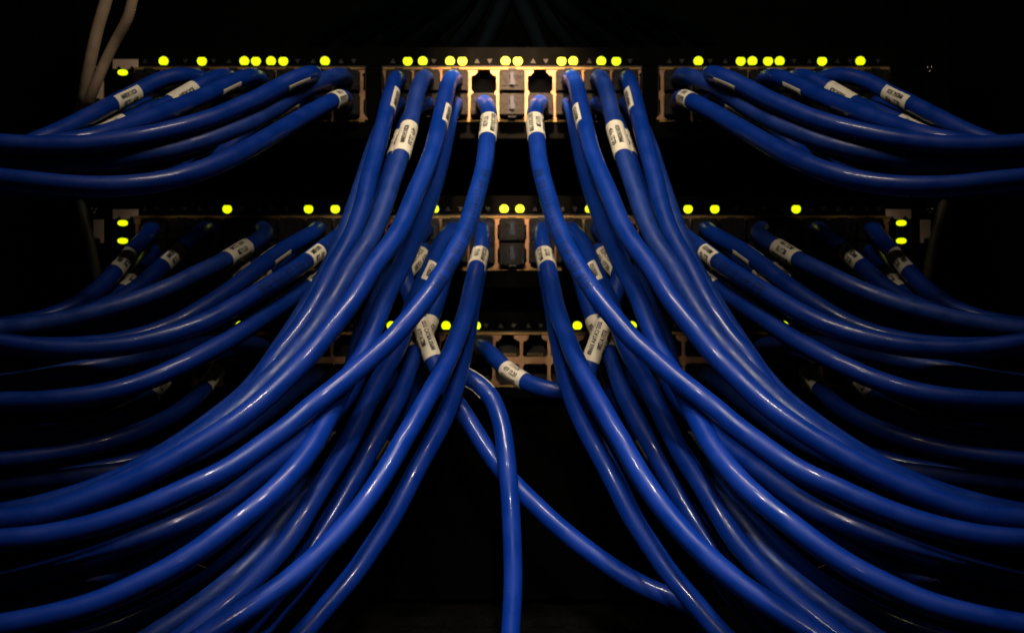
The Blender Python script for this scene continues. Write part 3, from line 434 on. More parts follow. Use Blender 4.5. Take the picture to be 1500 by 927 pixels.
'U7':[[-79.8,31.2,1.0],[-79.8,31.2,8.2],[-79.8,30.4,15.3],[-79.9,28.7,22.2],[-80.2,26.7,29.1],[-80.9,24.5,35.9],[-82.3,22.0,42.5],[-84.3,19.4,48.8],[-86.5,16.7,55.1],[-88.7,14.1,61.4],[-90.6,11.6,67.8],[-92.6,9.1,74.2],[-94.7,6.6,80.6],[-97.0,4.1,86.9],[-99.5,1.5,93.1],[-102.2,-1.0,99.2],[-104.9,-3.7,105.3],[-108.0,-6.5,111.2],[-111.3,-9.3,116.8],[-115.1,-12.1,122.2],[-119.3,-14.9,127.3],[-123.8,-17.7,132.1],[-128.8,-20.4,136.5],[-134.1,-23.0,140.5],[-139.9,-25.3,144.1],[-146.0,-27.2,147.3],[-152.4,-28.6,150.1],[-159.1,-29.6,152.5],[-166.0,-30.3,154.4],[-173.0,-30.7,155.8],[-180.1,-30.8,156.9],[-187.2,-30.9,157.7],[-194.3,-30.8,158.1],[-201.5,-30.7,158.4],[-208.7,-30.6,158.6],[-215.8,-30.5,158.7],[-223.0,-30.3,158.7]],
'V1':[[-119.8,-14.8,1.0],[-119.7,-14.7,8.1],[-119.3,-14.1,15.2],[-119.5,-13.4,22.3],[-120.6,-12.7,29.2],[-123.3,-12.2,35.8],[-126.8,-11.9,42.0],[-130.1,-12.0,48.2],[-133.1,-12.2,54.7],[-136.0,-12.6,61.2],[-139.1,-13.1,67.6],[-142.3,-13.8,73.9],[-145.6,-14.6,80.1],[-149.1,-15.6,86.2],[-152.9,-16.7,92.1],[-157.1,-17.9,97.7],[-161.9,-19.0,102.9],[-167.2,-20.1,107.4],[-173.1,-21.3,111.2],[-179.4,-22.8,114.1],[-186.1,-24.2,116.2],[-192.9,-25.3,117.7],[-200.0,-26.0,118.6],[-207.0,-26.6,119.2],[-214.1,-27.0,119.6],[-221.2,-27.3,119.8],[-228.3,-27.5,119.9],[-235.4,-27.7,120.0],[-242.5,-27.9,120.0]],
'V2':[[-133.2,31.2,1.0],[-133.2,31.2,8.1],[-132.5,29.8,15.0],[-131.6,26.7,21.4],[-131.9,22.7,27.3],[-134.1,18.2,32.3],[-137.0,13.7,37.1],[-139.7,9.5,42.2],[-142.5,5.6,47.5],[-145.5,1.9,52.7],[-148.9,-1.6,58.0],[-152.5,-4.8,63.2],[-156.4,-7.8,68.4],[-160.7,-10.5,73.4],[-165.4,-12.8,78.2],[-170.6,-14.9,82.7],[-176.2,-16.6,86.8],[-182.2,-18.1,90.4],[-188.5,-19.4,93.4],[-195.1,-20.5,96.0],[-201.8,-21.6,97.9],[-208.7,-22.4,99.5],[-215.8,-23.0,100.6],[-222.9,-23.3,101.3],[-230.0,-23.6,101.8],[-237.1,-23.7,102.2],[-244.2,-23.8,102.4],[-251.4,-23.9,102.5]],
'W1':[[-133.2,-14.8,1.0],[-133.2,-14.8,8.2],[-132.9,-15.7,15.3],[-132.7,-17.6,22.2],[-133.0,-20.3,28.8],[-134.2,-23.7,35.0],[-135.8,-27.4,40.9],[-137.3,-31.0,46.9],[-138.9,-34.3,53.1],[-140.8,-37.4,59.3],[-143.3,-40.2,65.4],[-146.3,-42.7,71.4],[-149.7,-44.9,77.3],[-153.5,-47.0,83.0],[-157.8,-48.9,88.4],[-162.5,-50.6,93.5],[-167.8,-52.2,98.1],[-173.5,-53.5,102.2],[-179.6,-54.6,105.8],[-186.0,-55.5,109.0],[-192.5,-56.2,111.9],[-199.2,-56.8,114.3],[-206.1,-57.3,116.4],[-213.0,-57.7,118.2],[-220.0,-58.0,119.6],[-227.1,-58.2,120.7],[-234.2,-58.4,121.6],[-241.3,-58.5,122.4]],
'W2':[[-159.8,-14.8,1.0],[-159.8,-14.8,8.1],[-159.1,-16.0,15.0],[-157.9,-18.6,21.5],[-157.1,-21.9,27.8],[-157.4,-25.6,33.8],[-158.4,-29.4,39.7],[-159.8,-33.0,45.7],[-161.5,-36.2,51.8],[-163.8,-38.8,58.0],[-166.9,-40.8,64.1],[-170.5,-42.6,70.0],[-174.4,-44.2,75.7],[-178.8,-45.7,81.1],[-183.8,-46.9,85.9],[-189.5,-47.7,90.1],[-195.7,-48.4,93.6],[-202.2,-49.0,96.3],[-209.0,-49.4,98.4],[-215.9,-49.7,99.8],[-223.0,-49.9,100.9],[-230.1,-50.0,101.5],[-237.1,-50.0,102.0],[-244.2,-50.1,102.3],[-251.4,-50.2,102.5]],
'W3':[[-119.8,-28.2,1.0],[-119.8,-28.1,8.1],[-119.8,-29.2,15.2],[-119.9,-31.5,21.9],[-120.7,-34.3,28.4],[-122.5,-37.4,34.5],[-124.7,-40.7,40.5],[-126.9,-43.9,46.5],[-129.1,-46.8,52.6],[-131.7,-49.4,58.7],[-134.8,-51.7,64.7],[-138.4,-53.6,70.5],[-142.3,-55.4,76.2],[-146.6,-57.1,81.6],[-151.4,-58.7,86.6],[-156.7,-60.1,91.2],[-162.4,-61.3,95.4],[-168.4,-62.3,99.0],[-174.7,-63.1,102.3],[-181.2,-63.7,105.2],[-187.8,-64.1,107.8],[-194.6,-64.5,110.0],[-201.4,-64.8,111.9],[-208.4,-65.0,113.5],[-215.4,-65.2,114.8],[-222.4,-65.4,115.8],[-229.5,-65.5,116.5],[-236.6,-65.5,117.1],[-243.7,-65.5,117.6]],
'C':[[-93.2,-28.2,1.0],[-93.2,-28.2,8.1],[-93.0,-28.3,15.2],[-93.1,-28.9,22.3],[-94.1,-30.2,29.3],[-96.3,-32.2,35.7],[-99.1,-34.6,41.8],[-101.7,-37.1,48.0],[-104.1,-39.5,54.3],[-106.4,-41.8,60.6],[-108.9,-44.1,66.8],[-111.7,-46.3,73.0],[-114.7,-48.5,79.1],[-117.9,-50.7,85.1],[-121.4,-52.8,90.9],[-125.3,-54.9,96.5],[-129.6,-56.7,101.8],[-134.5,-58.0,106.8],[-139.8,-59.0,111.5],[-145.6,-59.7,115.6],[-151.6,-60.3,119.3],[-157.9,-60.9,122.5],[-164.5,-61.5,125.3],[-171.1,-62.1,127.8],[-177.9,-62.6,129.8],[-184.8,-63.1,131.6],[-191.8,-63.5,133.0],[-198.8,-63.9,134.1],[-205.9,-64.3,134.9],[-213.0,-64.6,135.4],[-220.1,-64.9,135.8],[-227.2,-65.2,136.1],[-234.3,-65.6,136.3]],
'F':[[-27.8,41.8,1.0],[-27.8,41.9,8.1],[-28.6,40.8,15.1],[-30.2,38.5,21.6],[-32.0,35.4,27.7],[-33.6,31.6,33.5],[-35.1,27.4,39.0],[-36.5,23.2,44.6],[-37.8,19.3,50.4],[-39.2,15.3,56.1],[-40.9,10.8,61.4],[-42.6,5.9,66.2],[-44.2,0.9,70.9],[-45.5,-4.1,75.8],[-46.7,-9.0,80.8],[-48.1,-13.7,86.0],[-50.0,-18.1,91.3],[-52.2,-22.3,96.6],[-54.3,-26.4,101.9],[-56.1,-30.7,107.3],[-57.7,-35.2,112.6],[-59.2,-39.6,118.0],[-60.9,-44.0,123.3],[-62.8,-48.5,128.5],[-64.9,-52.9,133.6],[-67.4,-57.3,138.7],[-69.9,-61.7,143.6],[-72.4,-66.4,148.3],[-74.9,-71.2,152.9],[-77.6,-76.2,157.2],[-80.8,-81.2,161.2],[-84.7,-85.9,164.8],[-89.0,-90.4,168.2],[-93.6,-94.9,171.3],[-98.5,-99.0,174.2],[-103.7,-103.0,177.0],[-108.9,-106.9,179.8],[-114.3,-110.7,182.7],[-119.8,-113.9,185.6],[-125.6,-116.8,188.6],[-131.5,-119.4,191.6]],
'H':[[-41.5,31.2,1.0],[-41.5,31.2,8.0],[-41.4,31.1,15.0],[-41.2,30.8,22.1],[-41.7,29.6,29.0],[-43.7,26.5,34.8],[-47.2,21.7,38.4],[-50.8,17.0,42.2],[-53.6,13.1,47.4],[-55.7,9.2,52.8],[-57.3,5.0,58.2],[-58.6,0.7,63.6],[-60.0,-3.6,69.0],[-61.4,-7.8,74.4],[-62.5,-12.1,79.8],[-63.2,-16.6,85.2],[-63.5,-21.2,90.5],[-64.0,-25.8,95.8],[-65.3,-30.2,101.1],[-67.4,-34.2,106.5],[-70.0,-37.9,111.8],[-73.0,-41.4,117.2],[-76.2,-44.6,122.5],[-79.6,-47.7,127.8],[-83.2,-50.6,133.1],[-86.9,-53.5,138.3],[-90.6,-56.4,143.5],[-94.4,-59.4,148.6],[-98.3,-62.5,153.7],[-102.3,-65.4,158.6],[-106.7,-68.0,163.4],[-111.6,-70.3,167.9],[-116.8,-72.4,172.2],[-122.2,-74.5,176.1],[-128.0,-76.6,179.5],[-134.0,-78.8,182.3],[-140.3,-80.9,184.7],[-146.8,-82.8,186.6],[-153.4,-84.5,188.2],[-160.1,-86.1,189.4],[-166.9,-87.6,190.3],[-173.8,-89.0,190.9],[-180.7,-90.2,191.2],[-187.7,-91.3,191.4],[-194.6,-92.1,191.6],[-201.6,-92.9,191.6],[-208.6,-93.6,191.6]],
'J':[[-41.5,41.8,1.0],[-41.5,41.9,8.1],[-42.3,40.1,14.9],[-44.1,36.3,20.6],[-46.9,31.7,25.1],[-50.5,26.7,28.7],[-54.1,21.9,32.5],[-57.2,17.1,36.7],[-59.3,12.1,41.4],[-60.7,7.2,46.2],[-62.1,2.5,51.4],[-63.6,-1.9,56.8],[-65.1,-6.3,62.2],[-66.3,-10.7,67.6],[-66.9,-15.4,72.9],[-67.2,-20.1,78.2],[-67.7,-24.7,83.6],[-68.6,-29.2,89.0],[-70.2,-33.5,94.4],[-72.5,-37.5,99.9],[-75.2,-41.2,105.3],[-78.2,-44.7,110.7],[-81.2,-48.2,116.1],[-84.3,-51.7,121.5],[-87.4,-55.2,126.8],[-90.7,-58.6,132.1],[-94.2,-61.9,137.3],[-98.0,-65.0,142.5],[-101.9,-68.0,147.5],[-106.2,-70.9,152.5],[-110.7,-73.5,157.3],[-115.4,-76.1,162.0],[-120.2,-78.6,166.5],[-125.2,-81.3,170.8],[-130.2,-84.1,175.1],[-135.3,-87.0,179.0],[-140.9,-89.7,182.5],[-146.9,-92.1,185.5],[-153.2,-94.2,187.7],[-159.9,-96.0,189.3],[-166.7,-97.7,190.4],[-173.6,-99.3,191.0],[-180.6,-100.9,191.3],[-187.5,-102.3,191.5],[-194.5,-103.5,191.6],[-201.6,-104.5,191.6],[-208.6,-105.4,191.6]],
'S':[[-54.8,-28.2,1.0],[-54.8,-28.2,8.1],[-54.7,-28.0,15.2],[-54.4,-27.8,22.2],[-54.3,-27.8,29.3],[-54.5,-28.2,36.4],[-55.3,-29.3,43.3],[-57.1,-31.6,49.7],[-59.7,-34.9,55.4],[-62.1,-38.1,61.2],[-64.2,-41.0,67.3],[-66.1,-43.7,73.6],[-68.0,-46.6,79.8],[-69.8,-49.6,85.9],[-71.7,-52.8,92.0],[-73.4,-55.9,98.1],[-75.2,-59.1,104.1],[-77.0,-62.5,110.1],[-78.9,-66.0,116.0],[-80.9,-69.5,121.7],[-83.2,-73.1,127.4],[-85.8,-76.7,132.9],[-88.5,-80.6,138.2],[-91.4,-84.6,143.3],[-94.6,-88.6,148.1],[-98.4,-92.4,152.7],[-102.6,-96.0,157.1],[-107.2,-99.6,161.2],[-112.0,-102.9,165.1],[-117.1,-106.1,168.8],[-122.3,-109.2,172.4],[-127.7,-112.3,175.8],[-133.4,-115.1,179.1],[-139.1,-117.7,182.3],[-145.0,-120.1,185.5]],
'K':[[-14.5,41.8,1.0],[-14.5,41.9,8.2],[-14.3,40.8,15.2],[-13.9,38.4,22.0],[-13.8,35.4,28.5],[-14.1,31.9,34.7],[-14.7,28.0,40.7],[-15.4,24.1,46.7],[-16.2,20.2,52.7],[-16.8,16.5,58.7],[-17.4,12.7,64.8],[-18.0,8.9,70.9],[-18.6,5.0,76.8],[-19.5,1.0,82.7],[-20.6,-3.0,88.6],[-21.9,-7.0,94.4],[-23.3,-11.1,100.1],[-24.8,-15.3,105.7],[-26.6,-19.5,111.2],[-28.6,-23.8,116.6],[-30.9,-28.1,121.8],[-33.3,-32.6,126.9],[-35.7,-37.2,131.8],[-38.3,-42.0,136.5],[-41.0,-46.8,141.0],[-43.7,-51.9,145.3],[-46.6,-57.0,149.4],[-49.8,-62.1,153.3],[-53.3,-67.1,157.0],[-57.2,-72.1,160.5],[-61.3,-76.8,163.9],[-65.8,-81.3,167.2],[-70.6,-85.7,170.3],[-75.6,-89.8,173.4],[-80.9,-93.6,176.4],[-86.4,-97.1,179.3],[-92.1,-100.5,182.1],[-97.7,-103.9,184.8],[-103.4,-107.3,187.5],[-109.3,-110.4,190.3],[-115.2,-113.4,193.1]],
'L':[[-14.5,31.2,1.0],[-14.5,31.2,8.1],[-14.6,29.9,15.1],[-14.8,27.1,21.7],[-15.2,23.5,27.8],[-15.8,19.1,33.4],[-16.5,14.3,38.6],[-17.2,9.7,44.0],[-17.8,5.2,49.5],[-18.4,0.8,55.1],[-18.9,-3.5,60.7],[-19.5,-8.0,66.3],[-20.2,-12.4,71.9],[-20.9,-16.8,77.4],[-21.7,-21.2,83.0],[-22.6,-25.7,88.4],[-23.7,-30.2,93.8],[-25.1,-34.8,99.1],[-26.8,-39.4,104.3],[-28.9,-44.1,109.2],[-31.3,-48.8,114.0],[-33.9,-53.6,118.6],[-36.6,-58.6,122.9],[-39.3,-63.9,126.9],[-42.0,-69.3,130.6],[-44.9,-74.9,133.9],[-48.3,-80.4,137.0],[-52.0,-85.8,139.8],[-55.7,-91.3,142.5],[-59.7,-96.6,145.0],[-64.1,-101.7,147.4],[-68.6,-106.7,149.7],[-73.1,-111.8,152.0],[-77.8,-116.6,154.3],[-82.9,-121.1,156.5],[-88.1,-125.4,158.7]],
'N':[[-27.8,31.2,1.0],[-27.8,31.2,8.1],[-28.2,29.9,15.0],[-29.2,26.7,21.3],[-30.4,22.3,26.7],[-31.7,16.9,31.0],[-33.1,11.2,35.1],[-34.4,5.9,39.6],[-35.9,0.8,44.4],[-37.5,-4.1,49.2],[-39.3,-8.8,54.2],[-41.3,-13.2,59.4],[-43.1,-17.5,64.7],[-44.2,-21.8,70.3],[-45.1,-26.1,75.9],[-46.2,-30.4,81.4],[-47.7,-34.8,86.8],[-49.6,-39.1,92.1],[-51.7,-43.6,97.2],[-54.1,-48.2,102.0],[-56.6,-52.9,106.7],[-59.1,-57.9,111.1],[-61.6,-62.9,115.4],[-64.3,-68.0,119.6],[-67.0,-73.1,123.8],[-69.8,-78.1,128.0],[-72.8,-83.0,132.1],[-75.9,-87.8,136.3],[-79.2,-92.5,140.5],[-82.8,-97.0,144.6],[-86.5,-101.5,148.7],[-90.3,-106.1,152.6],[-94.3,-110.6,156.3],[-98.7,-115.0,159.7],[-103.5,-119.3,162.8],[-108.5,-123.4,165.7]],
'O':[[-41.5,-14.8,1.0],[-41.5,-14.8,8.3],[-41.9,-15.8,15.4],[-42.5,-18.2,22.2],[-43.3,-21.7,28.5],[-43.9,-26.2,34.2],[-44.6,-31.0,39.6],[-45.5,-35.6,45.1],[-46.7,-39.9,50.8],[-48.2,-44.1,56.5],[-49.9,-48.3,62.2],[-51.9,-52.5,67.8],[-54.0,-56.5,73.4],[-56.1,-60.7,79.0],[-58.1,-65.0,84.5],[-60.2,-69.2,89.9],[-62.5,-73.5,95.4],[-64.9,-77.7,100.8],[-67.4,-81.8,106.2],[-70.0,-85.9,111.6],[-72.5,-90.1,116.9],[-75.1,-94.2,122.3],[-77.9,-98.3,127.6],[-81.0,-102.3,132.7],[-84.4,-106.3,137.8],[-88.0,-110.3,142.6],[-91.8,-114.5,147.2],[-95.8,-118.7,151.6]],
'R':[[-54.8,-14.8,1.0],[-54.8,-14.8,8.1],[-55.1,-15.8,15.1],[-55.8,-18.2,21.8],[-57.3,-22.0,27.6],[-59.4,-26.8,32.3],[-61.8,-31.8,36.8],[-64.2,-36.3,41.8],[-66.7,-40.6,46.9],[-69.4,-44.7,52.0],[-72.4,-48.7,57.1],[-75.4,-52.6,62.2],[-78.4,-56.5,67.3],[-81.3,-60.6,72.4],[-84.1,-64.9,77.3],[-87.0,-69.1,82.3],[-89.9,-73.4,87.2],[-93.0,-77.5,92.1],[-96.2,-81.5,97.0],[-99.7,-85.3,101.9],[-103.2,-88.9,106.9],[-106.8,-92.4,112.0],[-110.5,-95.7,117.1],[-114.4,-98.9,122.2],[-118.4,-101.7,127.3],[-122.8,-104.2,132.3],[-127.4,-106.5,137.2],[-132.2,-108.5,142.0],[-137.3,-110.5,146.6],[-142.6,-112.4,151.0],[-148.2,-114.0,155.1],[-154.1,-115.4,158.8],[-160.2,-116.4,162.3],[-166.4,-117.4,165.7]],
'T0':[[-25.3,114.9,-20.0],[-21.6,120.2,-16.8],[-18.0,125.6,-13.7],[-14.6,131.2,-10.6],[-11.6,137.0,-7.7],[-8.7,143.0,-5.0],[-5.7,149.1,-2.5],[-3.2,155.5,-0.3],[-1.8,162.3,1.7],[-1.4,169.3,3.5],[-1.5,176.3,5.2]],
'T1':[[-41.2,114.9,-20.0],[-37.5,120.6,-16.8],[-33.7,126.2,-13.7],[-29.7,131.8,-10.8],[-25.4,137.3,-8.0],[-21.0,142.8,-5.5],[-16.8,148.7,-3.4],[-13.6,155.2,-1.5],[-11.8,162.2,0.1],[-11.3,169.5,1.7],[-11.4,176.8,3.5]],
'T2':[[-57.7,114.9,-20.0],[-54.1,120.5,-16.8],[-50.3,126.0,-13.7],[-46.2,131.3,-10.6],[-41.7,136.2,-7.7],[-36.7,140.9,-4.9],[-31.3,145.2,-2.3],[-25.9,149.6,0.0],[-21.2,154.9,2.2],[-18.5,161.4,4.2],[-18.1,168.6,5.7],[-18.6,175.8,6.8]],
'T3':[[-75.6,114.9,-20.0],[-72.2,120.4,-17.1],[-68.5,125.8,-14.3],[-64.4,130.9,-11.6],[-59.6,135.5,-9.1],[-54.4,139.7,-6.7],[-48.8,143.5,-4.6],[-43.0,147.1,-2.7],[-37.4,151.1,-0.9],[-32.6,156.1,0.9],[-30.0,162.4,2.4],[-29.6,169.3,3.9],[-30.2,176.3,5.2]],
'T4':[[-94.6,114.9,-20.0],[-91.1,120.5,-17.2],[-87.4,125.9,-14.4],[-83.1,130.9,-11.7],[-78.1,135.3,-9.2],[-72.5,139.0,-6.9],[-66.5,142.3,-4.8],[-60.3,145.2,-2.9],[-54.0,148.1,-1.1],[-47.9,151.4,0.6],[-42.6,155.9,2.1],[-39.6,162.2,3.3],[-39.3,169.3,4.3],[-40.1,176.3,5.2]],
'T5':[[-111.8,114.9,-20.0],[-108.3,120.3,-17.2],[-104.6,125.5,-14.4],[-100.4,130.4,-11.7],[-95.6,134.8,-9.1],[-90.2,138.6,-6.7],[-84.4,141.7,-4.4],[-78.2,144.3,-2.4],[-71.8,146.6,-0.5],[-65.4,149.0,1.1],[-59.2,151.9,2.5],[-53.8,156.2,3.4],[-50.9,162.4,4.1],[-50.7,169.4,4.7],[-51.7,176.3,5.2]],
'M':[[-54.8,31.2,1.0],[-54.9,31.2,8.1],[-54.4,30.7,15.1],[-53.5,29.7,22.1],[-52.4,28.4,29.0],[-51.3,26.8,35.8],[-50.1,24.6,42.4],[-48.7,21.3,48.5],[-47.2,15.9,52.7],[-45.3,9.5,55.1],[-43.0,3.5,58.2],[-40.6,-2.2,61.5],[-38.2,-8.1,64.7],[-35.8,-14.2,67.5],[-33.2,-20.2,70.1],[-30.2,-26.1,72.8],[-26.9,-31.6,75.6],[-23.2,-37.0,78.5],[-19.5,-42.2,81.5],[-15.9,-47.5,84.5],[-12.3,-52.8,87.6],[-8.6,-57.9,90.7],[-4.5,-62.9,93.8],[-0.0,-67.5,96.7],[4.7,-72.0,99.6],[9.6,-76.3,102.3],[14.5,-80.7,104.9],[19.7,-84.9,107.3],[25.0,-89.0,109.6],[30.5,-92.9,111.9],[36.1,-96.6,114.1],[41.8,-100.2,116.2],[47.8,-103.4,118.3],[54.0,-106.1,120.5],[60.3,-108.3,122.6],[66.5,-111.0,124.8],[71.8,-115.1,127.0],[76.3,-120.1,129.3],[80.7,-125.2,131.6],[84.9,-130.4,133.9],[89.0,-135.6,136.3]],
'MR':[[-54.8,31.2,1.0],[-54.9,31.2,8.1],[-54.4,30.7,15.2],[-53.4,29.7,22.3],[-52.4,28.4,29.2],[-51.3,26.8,36.1],[-50.0,24.5,42.7],[-48.6,21.0,48.8],[-47.1,15.3,52.6],[-45.2,8.8,54.7],[-42.8,2.7,57.7],[-40.4,-2.9,61.4],[-38.0,-8.7,64.8],[-35.6,-15.1,66.6],[-33.3,-21.8,67.4],[-32.6,-28.8,68.9],[-34.4,-35.1,71.4],[-37.4,-40.7,74.7],[-40.5,-45.7,78.8],[-43.5,-50.4,83.2],[-46.1,-55.1,87.9],[-48.5,-59.6,92.9],[-50.8,-63.9,98.2],[-53.0,-67.7,103.8],[-55.3,-71.0,109.7],[-57.4,-73.9,115.8],[-59.5,-76.6,122.2],[-61.6,-79.1,128.5],[-64.4,-82.1,134.3],[-67.8,-85.5,139.6],[-71.5,-89.0,144.5],[-75.6,-92.5,149.2],[-80.1,-95.9,153.6],[-85.0,-99.2,157.7],[-90.3,-102.5,161.1],[-96.0,-106.0,163.7],[-101.8,-109.6,165.6],[-107.8,-113.4,166.4],[-113.6,-117.0,164.6],[-119.1,-120.5,161.6],[-124.7,-123.9,158.7]],
'CC':[[-28.8,-28.2,1.0],[-28.8,-28.2,8.1],[-28.7,-27.9,15.2],[-28.4,-27.3,22.3],[-28.0,-26.7,29.3],[-27.5,-26.2,36.4],[-26.9,-25.7,43.5],[-26.1,-25.2,50.5],[-25.1,-24.9,57.5],[-23.8,-24.7,64.5],[-21.9,-24.9,71.4],[-18.4,-26.2,77.3],[-13.0,-29.7,80.0],[-8.6,-34.6,82.5],[-6.0,-39.9,86.5],[-4.2,-45.4,90.6],[-3.1,-51.0,94.8],[-2.4,-56.6,99.1],[-1.8,-62.5,103.1],[-1.1,-69.1,105.6],[-0.6,-75.9,107.5],[-0.2,-82.8,109.2],[0.1,-89.7,110.7],[0.3,-96.7,112.0],[0.4,-103.7,113.2],[0.2,-110.7,114.5],[-0.2,-117.7,115.7],[-0.6,-124.7,116.9],[-1.0,-131.7,118.0],[-1.3,-138.7,119.0],[-1.5,-145.7,120.0]],
'SC':[[-15.5,-14.8,1.0],[-15.5,-14.8,8.0],[-15.1,-14.7,15.0],[-14.2,-14.6,21.9],[-12.8,-15.0,28.8],[-10.8,-16.1,35.4],[-8.0,-18.6,41.2],[-4.4,-21.9,46.2],[-0.4,-25.2,51.0],[4.1,-27.9,55.6],[9.5,-30.1,59.5],[15.8,-31.7,61.8],[22.7,-32.6,62.7],[29.5,-34.2,62.8],[34.3,-38.8,64.2],[36.6,-44.5,67.5],[38.3,-49.9,71.7],[39.8,-55.0,76.1],[41.6,-60.1,80.6],[43.5,-65.3,84.8],[45.8,-70.6,88.8],[48.4,-76.0,92.4],[51.3,-81.5,95.7],[54.2,-87.2,98.5],[57.2,-93.0,101.1],[60.7,-98.6,103.4],[64.8,-103.8,105.6],[68.9,-109.1,107.7],[72.9,-114.4,109.7],[77.1,-119.6,111.8],[81.6,-124.7,113.8],[86.2,-129.5,115.8]]}
META = {
'A1c':{'port': (222, 157)},
'A1b':{'port': (263, 157), 'label': (160, 190, 18, -20)},
'A1':{'port': (304, 122), 'label': (180, 145, 15.5, -131)},
'A2':{'port': (345, 122), 'label': (268, 139, 17, -138)},
'A3':{'port': (386, 122), 'label': (331, 127, 14, 165)},
'A6':{'port': (468, 157), 'label': (410, 161, 15, -40)},
'A4':{'port': (427, 157), 'label': (290, 181, 14, -40)},
'A5':{'port': (468, 122), 'label': (430, 117, 13, 160)},
'A7':{'port': (509, 122)},
'A8':{'port': (509, 157), 'label': (491, 147, 9, -8)},
'A9':{'port': (386, 157)},
'B0':{'port': (585, 157)},
'B1':{'port': (585, 122), 'label': (572, 148, 14, 172)},
'B2':{'port': (626, 122), 'label': (594, 207, 19.5, -124)},
'B2b':{'port': (626, 157), 'label': (583, 212, 15, -20)},
'B3':{'port': (667, 122), 'label': (648, 173, 14, 174)},
'B4':{'port': (667, 157)},
'G':{'port': (708, 157), 'label': (715, 189, 13.5, -25), 'prints': [(0.1, 0.16, 1.0), (0.24, 0.42, -0.6)]},
'U1':{'port': (230, 338), 'label': (180, 384, 15.5, -120)},
'U1b':{'port': (230, 370), 'label': (192, 414, 15, -40)},
'U2':{'port': (310, 338), 'label': (249, 379, 14.5, -125)},
'U2b':{'port': (270, 370)},
'U4':{'port': (390, 370), 'label': (348, 401, 13, -100)},
'U4b':{'port': (430, 370), 'label': (375, 404, 13, -100)},
'U3':{'port': (390, 338), 'label': (345, 374, 18, -50)},
'U5':{'port': (470, 338), 'label': (405, 373, 14, 155)},
'U6':{'port': (510, 338), 'label': (457, 376, 12.5, -122), 'prints': [(0.12, 0.42, -0.3)]},
'U7':{'port': (510, 370), 'label': (458, 412, 12.5, -130)},
'V1':{'port': (390, 508)},
'V2':{'port': (350, 370)},
'W1':{'port': (350, 508), 'label': (309, 555, 14, -60)},
'W2':{'port': (270, 508), 'label': (232, 570, 12, -60)},
'W3':{'port': (390, 548), 'label': (352, 590, 12, -60)},
'C':{'port': (470, 548)},
'F':{'port': (666, 338), 'label': (624, 402, 14.5, -150)},
'H':{'port': (625, 370), 'label': (608, 384, 14, -130)},
'J':{'port': (625, 338)},
'S':{'port': (585, 548)},
'K':{'port': (706, 338), 'label': (700, 381, 12.5, -25)},
'L':{'port': (706, 370)},
'N':{'port': (666, 370), 'label': (620, 490, 21, -170)},
'O':{'port': (625, 508), 'label': (560, 665, 12, -60)},
'R':{'port': (585, 508), 'label': (484, 655, 12, -60)},
'T0':{},
'T1':{},
'T2':{},
'T3':{},
'T4':{},
'T5':{},
'M':{'port': (585, 370), 'label': (625, 500, 19, -25)},
'MR':{'port': (585, 370), 'label': (625, 500, 19, -25)},
'CC':{'port': (663, 548), 'label': (701, 562, 13, 112), 'prints': [(0.22, 0.38, -0.2)]},
'SC':{'port': (703, 508), 'label': (753, 549, 13, -98)}}
SKIPPRINT = set()
TXT = ["SSIG CAT6A 55688", "RTF1A1Z80", "4FP 12.20", "0C0H134320098"]
LEN = [12.0, 6.8, 9.0, 9.6]
DULL = {'B2', 'B0', 'D', 'U4', 'S', 'V1', 'C', 'J', 'U3', 'A7'}
GROUP = {'T': 'dim cables rising above the uppermost switch', 'A': 'cables plugged into the outer banks of the uppermost switch', 'B': 'cables from the middle bank of the uppermost switch',
         'G': 'cables from the middle bank of the uppermost switch', 'U': 'cables plugged into the outer banks of the middle switch', 'V': 'cables plugged into the outer banks of the middle switch',
         'W': 'cables plugged into the outer banks of the lowest switch', 'C': 'cables plugged into the outer banks of the lowest switch'}
def plug(root, port, mirror, lower):
    px, py = port; bm = bmesh.new(); h = 17.6; w_ = 18.8
    # body with a stepped nose and a collar that narrows toward the cable
    box(bm, px-w_, px+w_, py-h+1, py+h-1, -9, 2.0, .5)
    r = bmesh.ops.create_cube(bm, size=1)
    for v in r['verts']:
        f = v.co.y < 0
        k = .97 if f else .97
        v.co = pt(px, py, 0)+Vector((v.co.x*2*w_*k/PX*MM, (-7.4 if f else -2.0)*MM, v.co.z*2*(h-1.5)*k/PX*MM))
    bmesh.ops.bevel(bm, geom=list({e for v in r['verts'] for e in v.link_edges}), offset=.5*MM, segments=2, affect='EDGES')
    body = mesh_obj('plug', bm, M['plug'], root, mirror=mirror)
    bm = bmesh.new(); s = 1 if lower else -1
    prism(bm, [(px-6, py+s*(h+0.5)), (px+6, py+s*(h+0.5)), (px+5, py+s*(h-2)), (px-5, py+s*(h-2))], -6, 6.5)
    mesh_obj('locking_tab', bm, M['tab'], body, mirror=mirror)
